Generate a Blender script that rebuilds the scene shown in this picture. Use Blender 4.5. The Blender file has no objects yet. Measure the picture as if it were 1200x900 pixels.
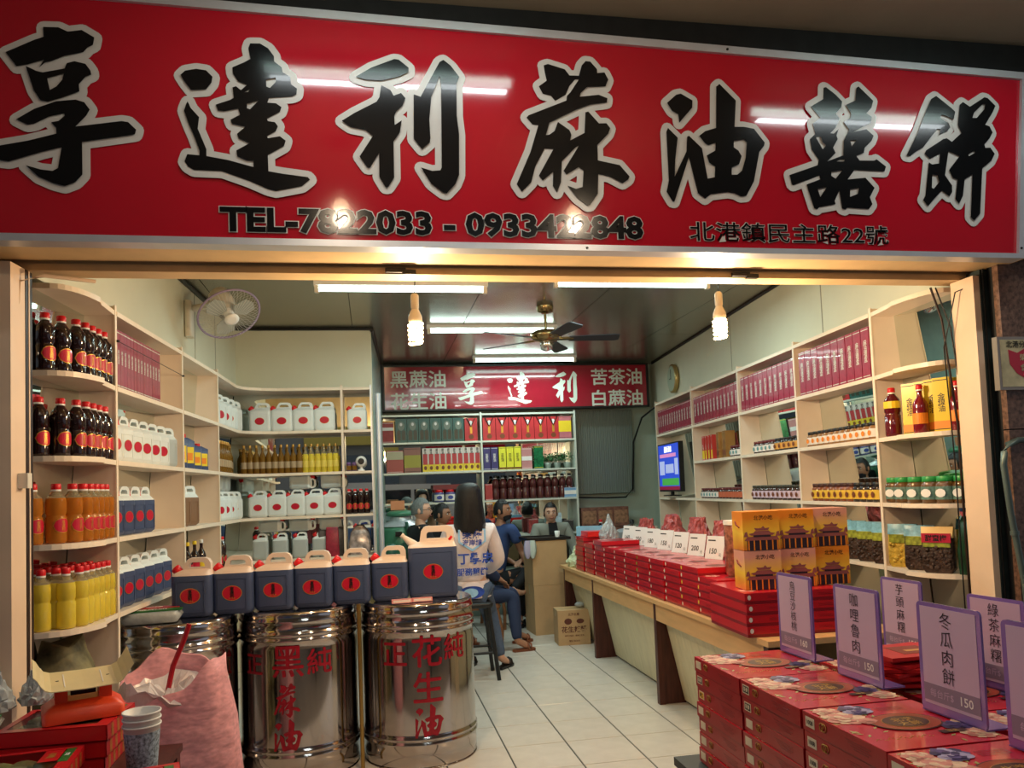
import bpy, math, random
from mathutils import Matrix, Vector
random.seed(7)
SC = bpy.context.scene
COL = SC.collection
R_ = math.radians
PI = math.pi

# ------------------------------------------------------------------ camera
EYE = 1.55
yaw, pit, rol = R_(10.2), R_(3.1), R_(2.2)
fw = Vector((math.sin(yaw)*math.cos(pit), math.cos(yaw)*math.cos(pit), math.sin(pit)))
rt = Vector((math.cos(yaw), -math.sin(yaw), 0)); up = rt.cross(fw)
rt2 = math.cos(rol)*rt - math.sin(rol)*up; up2 = math.sin(rol)*rt + math.cos(rol)*up
cd = bpy.data.cameras.new('camera'); cam = bpy.data.objects.new('camera', cd); COL.objects.link(cam)
m3 = Matrix((rt2, up2, -fw)).transposed()
cam.matrix_world = Matrix.Translation((0, 0, EYE)) @ m3.to_4x4()
cd.sensor_width = 36; cd.lens = 920/1200*36; cd.shift_y = 74/1200; cd.clip_start = 0.05
SC.camera = cam

# ------------------------------------------------------------------ world, exposure
w = bpy.data.worlds.new('world'); SC.world = w; w.use_nodes = True
bg = w.node_tree.nodes['Background']; bg.inputs[0].default_value = (0.80, 0.84, 0.95, 1); bg.inputs[1].default_value = 0.40
SC.view_settings.view_transform = 'Standard'; SC.view_settings.look = 'None'
SC.view_settings.gamma = 1; SC.view_settings.exposure = 0.0
SC.view_settings.use_curve_mapping = False

TUBE_E, TUBE_W, BULB_W, ARC_BULB_W, ARC_TUBE_W = 9.0, 19.0, 50.0, 16.0, 7.0
TUBES = [(-0.36, 0.89, 5.85), (1.40, 2.61, 5.66), (0.57, 1.79, 7.36), (1.22, 2.43, 9.05)]
def area(name, loc, sx, sy, power, col, rot=(0, 0, 0)):
    l = bpy.data.lights.new(name, 'AREA'); l.shape = 'RECTANGLE'; l.size = sx; l.size_y = sy
    l.energy = power; l.color = col
    o = bpy.data.objects.new(name, l); o.location = loc; o.rotation_euler = rot; COL.objects.link(o); return o
for x0, x1, y in TUBES:
    area('tube_light', ((x0+x1)/2, y, 3.015), x1-x0-0.08, 0.03, TUBE_W, (0.78, 1.0, 0.93))

# ------------------------------------------------------------------ helpers
def L1(c):
    c /= 255.0
    return c/12.92 if c <= 0.04045 else ((c+0.055)/1.055)**2.4
def S(r, g, b): return (L1(r), L1(g), L1(b))
MATS = {}
def pm(name, rgb, rough=0.5, metal=0.0, trans=0.0, var=0.0, scale=12.0, bump=0.0, bscale=60.0, emit=0.0, coat=0.0, ior=1.45, stretch=None, alpha=1.0, spec=None):
    """procedural principled material; rgb given in sRGB 0..255"""
    if name in MATS: return MATS[name]
    m = bpy.data.materials.new(name); m.use_nodes = True; nt = m.node_tree; b = nt.nodes['Principled BSDF']
    c = S(*rgb)
    b.inputs['Base Color'].default_value = (*c, 1); b.inputs['Roughness'].default_value = rough
    b.inputs['Metallic'].default_value = metal; b.inputs['Transmission Weight'].default_value = trans
    b.inputs['IOR'].default_value = ior; b.inputs['Coat Weight'].default_value = coat; b.inputs['Alpha'].default_value = alpha
    if spec is not None: b.inputs['Specular IOR Level'].default_value = spec
    if emit: b.inputs['Emission Color'].default_value = (*c, 1); b.inputs['Emission Strength'].default_value = emit
    if var or bump:
        tc = nt.nodes.new('ShaderNodeTexCoord'); src = tc.outputs['Object']
        if stretch:
            mp = nt.nodes.new('ShaderNodeMapping'); mp.inputs['Scale'].default_value = stretch
            nt.links.new(src, mp.inputs[0]); src = mp.outputs[0]
    if var:
        n = nt.nodes.new('ShaderNodeTexNoise'); n.inputs['Scale'].default_value = scale; n.inputs['Detail'].default_value = 4
        nt.links.new(src, n.inputs['Vector'])
        r = nt.nodes.new('ShaderNodeValToRGB')
        r.color_ramp.elements[0].position = 0.3; r.color_ramp.elements[1].position = 0.7
        r.color_ramp.elements[0].color = (*[max(0, x*(1-var)) for x in c], 1); r.color_ramp.elements[1].color = (*[min(1, x*(1+var)) for x in c], 1)
        nt.links.new(n.outputs['Fac'], r.inputs[0]); nt.links.new(r.outputs[0], b.inputs['Base Color'])
    if bump:
        n2 = nt.nodes.new('ShaderNodeTexNoise'); n2.inputs['Scale'].default_value = bscale
        nt.links.new(src, n2.inputs['Vector'])
        bu = nt.nodes.new('ShaderNodeBump'); bu.inputs['Strength'].default_value = bump; bu.inputs['Distance'].default_value = 0.01
        nt.links.new(n2.outputs['Fac'], bu.inputs['Height']); nt.links.new(bu.outputs[0], b.inputs['Normal'])
    MATS[name] = m
    return m

class M:
    """mesh builder: pieces are collected and built as one mesh"""
    def __init__(s): s.v = []; s.f = []; s.mi = []; s.sm = []; s.mats = []; s.T = None
    def mat(s, m):
        if m not in s.mats: s.mats.append(m)
        return s.mats.index(m)
    def add(s, vs, fs, m, smooth=False):
        o = len(s.v)
        if s.T is not None: vs = [s.T @ Vector(p) for p in vs]
        s.v += [tuple(p) for p in vs]; k = s.mat(m)
        for f in fs: s.f.append(tuple(o+i for i in f)); s.mi.append(k); s.sm.append(smooth)
        return s
    def box(s, x0, y0, z0, x1, y1, z1, m):
        vs = [(x0,y0,z0),(x1,y0,z0),(x1,y1,z0),(x0,y1,z0),(x0,y0,z1),(x1,y0,z1),(x1,y1,z1),(x0,y1,z1)]
        return s.add(vs, [(0,3,2,1),(4,5,6,7),(0,1,5,4),(1,2,6,5),(2,3,7,6),(3,0,4,7)], m)
    def hexa(s, vs, m): return s.add(vs, [(0,3,2,1),(4,5,6,7),(0,1,5,4),(1,2,6,5),(2,3,7,6),(3,0,4,7)], m)
    def prism(s, poly, z0, z1, m, fn=None):
        n = len(poly); fn = fn or (lambda a, b, c: (a, b, c))
        vs = [fn(a, b, z0) for a, b in poly] + [fn(a, b, z1) for a, b in poly]
        fs = [tuple(reversed(range(n))), tuple(range(n, 2*n))] + [(i, (i+1) % n, n+(i+1) % n, n+i) for i in range(n)]
        return s.add(vs, fs, m)
    def lathe(s, prof, n, m, cx=0, cy=0, z=0, smooth=True, sx=1, sy=1):
        vs = []; fs = []; k = len(prof)
        for r, h in prof:
            for i in range(n):
                a = 2*PI*i/n; vs.append((cx+sx*r*math.cos(a), cy+sy*r*math.sin(a), z+h))
        for j in range(k-1):
            for i in range(n):
                i2 = (i+1) % n; fs.append((j*n+i, j*n+i2, (j+1)*n+i2, (j+1)*n+i))
        s.add(vs, fs, m, smooth)
        o = len(s.v)
        if prof[0][0] > 1e-5: s.add(vs[:n], [tuple(reversed(range(n)))], m)
        if prof[-1][0] > 1e-5: s.add(vs[-n:], [tuple(range(n))], m)
        return s
    def loft(s, secs, m, smooth=True, cap=True, closed=True):
        """secs: list of equal-length rings of points"""
        n = len(secs[0]); vs = [p for q in secs for p in q]; fs = []
        for j in range(len(secs)-1):
            for i in range(n if closed else n-1):
                i2 = (i+1) % n; fs.append((j*n+i, j*n+i2, (j+1)*n+i2, (j+1)*n+i))
        s.add(vs, fs, m, smooth)
        if cap: s.add(secs[0], [tuple(reversed(range(n)))], m); s.add(secs[-1], [tuple(range(n))], m)
        return s
    def tube(s, pts, r, n, m, smooth=True, r2=None):
        P = [Vector(p) for p in pts]; secs = []
        for i, p in enumerate(P):
            d = (P[min(i+1, len(P)-1)] - P[max(i-1, 0)]).normalized()
            a = Vector((0, 0, 1)) if abs(d.z) < 0.9 else Vector((1, 0, 0))
            u = d.cross(a).normalized(); v = d.cross(u).normalized()
            rr = r if r2 is None else r + (r2-r)*i/(len(P)-1)
            if isinstance(r, (list, tuple)): rr = r[i]
            secs.append([tuple(p + rr*(math.cos(2*PI*k/n)*u + math.sin(2*PI*k/n)*v)) for k in range(n)])
        return s.loft(secs, m, smooth)
    def ell(s, cx, cz, rx, rz, y, m, n=20, th=0.0006):
        """thin ellipse standing in the xz plane facing -y"""
        vs = [(cx+rx*math.cos(2*PI*i/n), y-th, cz+rz*math.sin(2*PI*i/n)) for i in range(n)]
        return s.add(vs, [tuple(range(n))], m)
    def sphere(s, c, r, m, nu=12, nv=8, sx=1, sy=1, sz=1):
        prof = [(r*math.sin(PI*j/nv), -r*sz*math.cos(PI*j/nv)) for j in range(nv+1)]
        prof[0] = (0.00001, prof[0][1]); prof[-1] = (0.00001, prof[-1][1])
        return s.lathe(prof, nu, m, c[0], c[1], c[2], True, sx, sy)
    def text(s, body, size, m, mtx, offset=0.0, width=None, line=0.9, bold=0):
        vs, fs = text_geo(body, offset, line)
        sx = 1.0
        if width: 
            w_ = max(v[0] for v in vs)-min(v[0] for v in vs); sx = width/(w_*size)
        T = s.T; s.T = (T @ mtx) if T is not None else mtx
        if bold:
            for i, (dx, dy) in enumerate(((0,0),(1,0),(-1,0),(0,1),(0,-1))): s.add([((x+dx*bold)*size*sx, (y+dy*bold)*size, z+.0003*i) for x, y, z in vs], fs, m)
        else: s.add([(x*size*sx, y*size, z) for x, y, z in vs], fs, m)
        s.T = T
        return s
    def mesh(s, name):
        me = bpy.data.meshes.new(name); me.from_pydata(s.v, [], s.f)
        for m in s.mats: me.materials.append(m)
        me.polygons.foreach_set('material_index', s.mi); me.polygons.foreach_set('use_smooth', s.sm); me.update(); return me
TXT = {}
def text_geo(body, offset=0.0, line=0.9):
    k = (body, offset, line)
    if k in TXT: return TXT[k]
    c = bpy.data.curves.new('t', 'FONT'); c.body = body; c.offset = offset; c.resolution_u = 2
    c.align_x = 'CENTER'; c.align_y = 'CENTER'; c.space_line = line
    o = bpy.data.objects.new('t', c); COL.objects.link(o)
    me = bpy.data.meshes.new_from_object(o.evaluated_get(bpy.context.evaluated_depsgraph_get()))
    vs = [tuple(v.co) for v in me.vertices]; fs = [tuple(p.vertices) for p in me.polygons]
    xs = [v[0] for v in vs]; ys = [v[1] for v in vs]; cx = (min(xs)+max(xs))/2; cy = (min(ys)+max(ys))/2
    vs = [(v[0]-cx, v[1]-cy, v[2]) for v in vs]
    bpy.data.objects.remove(o); bpy.data.curves.remove(c); bpy.data.meshes.remove(me)
    TXT[k] = (vs, fs); return TXT[k]
def vert(s): return '\n'.join(s)
def front(x, y, z): return Matrix.Translation((x, y, z)) @ Matrix.Rotation(PI/2, 4, 'X')      # text standing, facing -y
def flat(x, y, z, a=0.0): return Matrix.Translation((x, y, z)) @ Matrix.Rotation(a, 4, 'Z')   # text lying, facing +z
def leftf(x, y, z): return Matrix.Translation((x, y, z)) @ Matrix.Rotation(-PI/2, 4, 'Z') @ Matrix.Rotation(PI/2, 4, 'X')  # facing -x
def rrect(w_, d, r, z, cx=0, cy=0, k=3):
    pts = []
    for qx, qy, a0 in ((1, 1, 0), (-1, 1, 90), (-1, -1, 180), (1, -1, 270)):
        for i in range(k+1):
            a = R_(a0+90*i/k); pts.append((cx+qx*(w_/2-r)+r*math.cos(a), cy+qy*(d/2-r)+r*math.sin(a), z))
    return pts

def link(name, me, parent=None):
    o = bpy.data.objects.new(name, me); COL.objects.link(o)
    if parent is not None: o.parent = parent
    return o
def struct(name, mb, parent=None):
    o = link(name, mb.mesh(name) if isinstance(mb, M) else mb, parent)
    if parent is None: o['kind'] = 'structure'
    return o
def root(name, label, cat, loc=(0, 0, 0), rz=0.0, group=None):
    o = bpy.data.objects.new(name, None); o.empty_display_size = 0.05; COL.objects.link(o)
    o.location = loc; o.rotation_euler = (0, 0, rz); o['label'] = label; o['category'] = cat
    if group: o['group'] = group
    return o
def kind(name, cat, parts):
    """parts: list of (part_name, M or mesh, [sub parts], label or None)"""
    def conv(p):
        n, mb, sub, lab = (list(p) + [None, None])[:4] if len(p) < 4 else p
        return (n, mb.mesh(n) if isinstance(mb, M) else mb, [conv(q) for q in (sub or [])], lab)
    return (name, cat, [conv(p) for p in parts])
def place(k, loc, rz, label, group=None, scale=None):
    name, cat, parts = k
    r = root(name, label, cat, loc, rz, group)
    if scale: r.scale = scale if isinstance(scale, tuple) else (scale,)*3
    def rec(ps, par):
        for n, me, sub, lab in ps:
            o = link(n, me, par)
            if lab: o['label'] = lab
            rec(sub, o)
    rec(parts, r)
    return r
def single(name, mb, label, cat, group=None, loc=None, rz=0):
    o = link(name, mb.mesh(name) if isinstance(mb, M) else mb); o['label'] = label; o['category'] = cat
    if group: o['group'] = group
    if loc: o.location = loc
    o.rotation_euler = (0, 0, rz)
    return o
ORD = ['first', 'second', 'third', 'fourth', 'fifth', 'sixth', 'seventh', 'eighth', 'ninth', 'tenth', 'eleventh', 'twelfth', 'thirteenth', 'fourteenth',
       'fifteenth', 'sixteenth', 'seventeenth', 'eighteenth', 'nineteenth', 'twentieth'] + ['%d%s' % (n, {1: 'st', 2: 'nd', 3: 'rd'}.get(n % 10, 'th')) for n in range(21, 80)]
def jit(a): return random.uniform(-a, a)

# ------------------------------------------------------------------ materials
cream = pm('cream_laminate', (232, 214, 196), 0.35, var=0.04, scale=6)
edge = pm('cream_edge', (240, 225, 205), 0.4, var=0.04)
wallm = pm('wall_paint', (214, 216, 196), 0.55, var=0.03, scale=3)
ceilm = pm('ceiling_metal', (146, 142, 128), 0.24, 0.7, var=0.06, scale=2, bump=0.05, bscale=2)
mirror = pm('mirror_glass', (225, 235, 230), 0.015, 1.0)
darkst = pm('dark_steel', (44, 46, 48), 0.4, 0.6, var=0.15)
blackm = pm('black_plastic', (22, 22, 24), 0.4)
trackm = pm('track_brown', (52, 36, 30), 0.4, 0.3, var=0.2)
jambm = pm('jamb_paint', (238, 208, 178), 0.45, var=0.05, scale=5)
headm = pm('header_paint', (222, 190, 142), 0.5, var=0.12, scale=5)
tilem = pm('floor_tile', (206, 200, 192), 0.22, var=0.05, scale=9, bump=0.02, bscale=120)
grout = pm('grout', (70, 70, 68), 0.9)
white = pm('white_plastic', (238, 238, 236), 0.35)
offw = pm('offwhite_plastic', (226, 218, 202), 0.4)
red = pm('red_plastic', (214, 24, 34), 0.35)
alum = pm('aluminium', (205, 208, 215), 0.35, 0.5, var=0.04)
steel = pm('stainless_steel', (176, 170, 168), 0.11, 1.0, bump=0.10, bscale=7, stretch=(1, 1, 0.35))
chrome = pm('chrome', (225, 225, 225), 0.1, 1.0)
gold = pm('gold_print', (214, 160, 70), 0.35, 0.6)
blackink = pm('black_ink', (26, 22, 22), 0.5)
whiteink = pm('white_ink', (244, 240, 236), 0.6)
labred = pm('label_red', (196, 24, 54), 0.35, coat=0.3)
boxred = pm('box_red', (196, 26, 40), 0.3, var=0.05, scale=8, coat=0.3)
boxdark = pm('box_maroon', (140, 20, 34), 0.32, var=0.06, scale=8, coat=0.3)
boxtop = pm('box_top_red', (200, 30, 48), 0.28, var=0.06, scale=6, coat=0.4)
pinkbox = pm('pink_red_box', (152, 34, 66), 0.28, var=0.2, scale=30, coat=0.3)
carton = pm('carton_board', (186, 152, 112), 0.8, var=0.06, scale=8)
wood = pm('dark_wood', (74, 36, 30), 0.4, var=0.3, scale=6, stretch=(8, 8, 1))
plywood = pm('counter_veneer', (214, 170, 118), 0.45, var=0.08, scale=4, stretch=(6, 1, 6))
plankm = pm('plank_cream', (216, 206, 172), 0.5, var=0.07, scale=4, stretch=(6, 6, 0.6))
glassc = pm('clear_glass', (240, 250, 248), 0.05, trans=1.0, ior=1.1)
skin = pm('skin', (206, 160, 136), 0.5, var=0.05, scale=20)
skin2 = pm('skin_tan', (166, 118, 92), 0.5, var=0.05, scale=20)
hairm = pm('black_hair', (18, 16, 18), 0.35, var=0.3, scale=60, bump=0.4, bscale=90, stretch=(6, 6, 0.4))

# ------------------------------------------------------------------ frames of the two long shelf walls
class Frame:
    def __init__(s, o, e, side):          # side -1: left wall, +1: right wall; s runs away from the street, t into the wall
        n = math.hypot(*e); s.o = o; s.e = (e[0]/n, e[1]/n); s.side = side
        s.n = (-s.e[1], s.e[0]) if side < 0 else (s.e[1], -s.e[0])
        s.ang = math.atan2(s.e[0], s.e[1])
        s.rz = (PI/2 if side < 0 else -PI/2) - s.ang          # makes local -y look into the aisle
    def __call__(s, a, t, z=0): return (s.o[0]+s.e[0]*a+s.n[0]*t, s.o[1]+s.e[1]*a+s.n[1]*t, z)
LF = Frame((-1.247, 4.17), (0.055, 1), -1)
RF = Frame((2.96, 4.2), (0.094, 1), 1)
ROWS = [2.52, 2.14, 1.77, 1.39, 1.02]
def dep(z): return 0.14 + (2.52-z)*0.075

# ------------------------------------------------------------------ setting
# floor: slab with every tile a piece
b = M(); b.box(-2.2, 3.5, -0.06, 4.0, 9.9, -0.004, grout); floor = struct('floor', b)
b = M(); b.add([(-.183,-.207,0),(.183,-.207,0),(.183,.207,0),(-.183,.207,0),(-.181,-.205,.003),(.181,-.205,.003),(.181,.205,.003),(-.181,.205,.003)],
               [(4,5,6,7),(0,1,5,4),(1,2,6,5),(2,3,7,6),(3,0,4,7)], tilem)
tile = b.mesh('tile')
for i in range(-5, 10):
    for j in range(-2, 13):
        x = 0.1875+0.374*i; y = 4.35+0.212+0.42*j
        if y < 3.55 or x < -1.9 or x > 3.75 or y > 9.75: continue
        o = link('tile', tile, floor); o.location = (x, y, -0.0035)
b = M(); b.box(-6, -4, -0.07, 8, 3.5, -0.01, pm('pavement', (120, 112, 104), 0.7, var=0.15, scale=5)); struct('floor_outside', b)
# ceiling of metal panels
b = M(); b.box(-2.2, 3.62, 3.16, 4.0, 9.9, 3.3, ceilm); ceil = struct('ceiling', b)
for i in range(6):
    for j in range(3):
        b = M(); x0 = -2.2+i*1.03; y0 = 3.62+j*2.09
        b.box(x0+.003, y0+.003, 3.13, x0+1.027, y0+2.087, 3.16, ceilm); link('panel', b.mesh('panel'), ceil)
# walls
def wall_prof(fr, s0, s1, name, tup, tlow, m):
    b = M()
    b.hexa([fr(s0, tlow, 0), fr(s1, tlow, 0), fr(s1, tlow+.25, 0), fr(s0, tlow+.25, 0), fr(s0, tlow, 2.53), fr(s1, tlow, 2.53), fr(s1, tlow+.25, 2.53), fr(s0, tlow+.25, 2.53)], m)
    b.hexa([fr(s0, tup, 2.545), fr(s1, tup, 2.545), fr(s1, tlow+.25, 2.545), fr(s0, tlow+.25, 2.545), fr(s0, tup, 3.13), fr(s1, tup, 3.13), fr(s1, tlow+.25, 3.13), fr(s0, tlow+.25, 3.13)], m)
    return struct(name, b)
wall_prof(LF, -0.55, 3.35, 'wall_left', 0.132, 0.36, wallm)
wall_prof(RF, -0.58, 5.7, 'wall_right', 0.165, 0.36, wallm)
b = M(); b.box(-1.6, 7.47, 0, 0.03, 7.57, 3.13, wallm); struct('wall_partition', b)
b = M(); b.hexa([(0.03,7.57,0),(0.16,9.8,0),(0.02,9.8,0),(-0.1,7.57,0),(0.03,7.57,3.13),(0.16,9.8,3.13),(0.02,9.8,3.13),(-0.1,7.57,3.13)], pm('panel_teal', (150, 172, 164), 0.25, var=0.05)); struct('wall_left_back', b)
b = M(); b.box(0.0, 9.8, 0, 4.1, 9.95, 3.13, pm('wall_back_paint', (158, 172, 162), 0.6, var=0.05, scale=3)); struct('wall_back', b)
# seams and dark trims along the wall tops
tr = M()
for s in (1.95, 2.55): tr.hexa([LF(s,.129,2.55),LF(s+.008,.129,2.55),LF(s+.008,.133,2.55),LF(s,.133,2.55),LF(s,.129,3.12),LF(s+.008,.129,3.12),LF(s+.008,.133,3.12),LF(s,.133,3.12)], pm('seam', (150,150,138), .6))
for s in (0.9, 2.7): tr.hexa([RF(s,.162,2.55),RF(s+.008,.162,2.55),RF(s+.008,.166,2.55),RF(s,.166,2.55),RF(s,.162,3.12),RF(s+.008,.162,3.12),RF(s+.008,.166,3.12),RF(s,.166,3.12)], MATS['seam'])
struct('trim_1', tr)
tr = M(); tr.tube([LF(-.5,.12,3.115), LF(3.1,.12,3.115)], .017, 6, blackm); struct('trim_2', tr)
tr = M(); tr.tube([(-1.2,7.455,3.115), (0.03,7.455,3.115)], .014, 6, blackm); tr.tube([(0.035,7.45,3.1),(0.15,9.75,3.1)], .016, 6, blackm); struct('trim_3', tr)
tr = M(); tr.tube([RF(-.5,.155,3.118), RF(5.5,.155,3.118)], .012, 6, blackm); struct('trim_4', tr)

# facade: header, soffit, jambs, shutter tracks
b = M(); b.box(-2.3, 3.5, 2.535, 3.9, 3.62, 3.3, headm); b.box(-2.3, 3.49, 2.53, 3.9, 3.505, 2.56, headm); struct('wall_front_header', b)
b = M(); b.box(-2.3, 3.215, 2.565, 3.12, 3.46, 2.60, headm); b.box(-2.3, 3.46, 2.60, 3.9, 3.50, 3.6, blackm); b.box(-2.3, 3.25, 2.60, 3.9, 3.46, 3.64, darkst); struct('trim_5', b)
b = M(); b.hexa([(-1.46,3.36,0),(-1.385,3.36,0),(-1.378,3.475,0),(-1.46,3.475,0),(-1.46,3.36,2.53),(-1.385,3.36,2.53),(-1.378,3.475,2.53),(-1.46,3.475,2.53)], jambm); struct('trim_6', b)
b = M(); b.box(-1.42, 3.478, 0, -1.376, 3.54, 2.53, trackm)
b.box(-1.3765, 3.50, 0, -1.3735, 3.51, 2.53, jambm); struct('trim_7', b)
b = M(); b.box(2.985, 3.405, 0, 3.02, 3.56, 2.53, jambm); struct('trim_8', b)
b = M(); b.box(-2.1, 3.30, 0, -1.51, 3.5, 2.56, pm('outer_dark_left', (34, 34, 38), 0.4, 0.3, var=.3, stretch=(10,1,.3)))
for x in (-1.56, -1.62, -1.70): b.box(x, 3.27, 0, x+.02, 3.30, 2.56, darkst)
struct('wall_front_left', b)
b = M(); greensteel = pm('shutter_guide_green', (56, 68, 68), 0.4, 0.5, var=.15)
b.box(3.021, 3.40, 0, 3.20, 3.56, 2.56, greensteel); b.box(3.030, 3.39, 0, 3.034, 3.40, 2.56, darkst); struct('trim_9', b)
granite = pm('granite', (112, 84, 70), 0.32, var=0.55, scale=60)
b = M(); b.box(3.06, 3.36, 0, 5.5, 3.395, 3.64, darkst); b.box(3.21, 3.395, 0, 5.5, 3.6, 3.64, darkst); gw = struct('wall_front_right', b)
for j, (z0, z1) in enumerate([(0, .9), (.9, 1.75), (1.75, 2.6), (2.6, 3.6)]):
    for i, (x0, x1) in enumerate([(3.055, 3.17), (3.175, 3.60), (3.605, 4.5)]):
        b = M(); b.box(x0+.002, 3.335-(.01 if i == 0 else 0), z0+.003, x1-.002, 3.36, z1-.003, granite); link('stone_panel', b.mesh('stone_panel'), gw)
# arcade ceiling over the pavement
b = M(); b.box(-6, -4, 3.66, 8, 3.5, 3.8, pm('arcade_ceiling_paint', (176, 160, 136), 0.7, var=0.1, scale=2)); arc = struct('ceiling_outside', b)
b = M()
b.box(-6, 3.28, 3.60, 8, 3.36, 3.66, darkst); struct('trim_10', b)

# lamps -------------------------------------------------
tubem = pm('tube_glow', (225, 255, 246), emit=TUBE_E)
def tube_fixture(x0, x1, y, z, label):
    r = root('ceiling_light', label, 'light', ((x0+x1)/2, y, z)); h = (x1-x0)/2
    b = M(); b.box(-h-.02, -.035, -.03, h+.02, .035, 0, white); link('housing', b.mesh('housing'), r)
    b = M(); b.tube([(-h+.01, 0, -.055), (h-.01, 0, -.055)], .016, 10, tubem); link('tube', b.mesh('tube'), r)
    for sx in (-1, 1):
        b = M(); b.box(sx*h-.015, -.018, -.08, sx*h+.015, .018, -.03, offw); link('lamp_holder', b.mesh('lamp_holder'), r)
for (x0, x1, y), lb in zip(TUBES, ['fluorescent ceiling light left of the near pair, above the left spiral bulb', 'fluorescent ceiling light right of the near pair, beside the right spiral bulb',
        'fluorescent ceiling light left of the ceiling fan', 'farthest fluorescent ceiling light above the inner red sign']):
    tube_fixture(x0, x1, y, 3.13, lb)
def cfl(x, y, z, ztop, label, power):
    r = root('spiral_bulb_lamp', label, 'light', (x, y, z))
    b = M(); b.tube([(0,0,.23), (0.004,0,.30), (0,0,ztop-z)], .003, 6, blackm); link('cord', b.mesh('cord'), r)
    b = M(); b.lathe([(.016,.155),(.02,.165),(.02,.225),(.012,.235)], 14, offw); link('lamp_holder', b.mesh('lamp_holder'), r)
    b = M(); b.lathe([(.026,.085),(.034,.095),(.034,.12),(.018,.155)], 14, offw); link('ballast', b.mesh('ballast'), r)
    glow = pm('bulb_glow', (255, 214, 150), emit=30.0)
    b = M(); pts = []
    for i in range(61):
        a = i/60*2*PI*4.5; rr = .033 - .004*i/60; pts.append((rr*math.cos(a), rr*math.sin(a), .085-.10*i/60))
    b.tube(pts, .0075, 6, glow); link('spiral_tube', b.mesh('spiral_tube'), r)
    l = bpy.data.lights.new('bulb_light', 'POINT'); l.energy = power; l.color = (1.0, 0.72, 0.42); l.shadow_soft_size = .04
    o = bpy.data.objects.new('bulb_light', l); o.location = (x, y, z-.06); COL.objects.link(o)
cfl(.233, 3.85, 2.30, 3.13, 'left glowing spiral bulb hanging just inside the shop front', BULB_W)
cfl(1.835, 3.85, 2.32, 3.13, 'right glowing spiral bulb hanging just inside the shop front', BULB_W)

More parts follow.
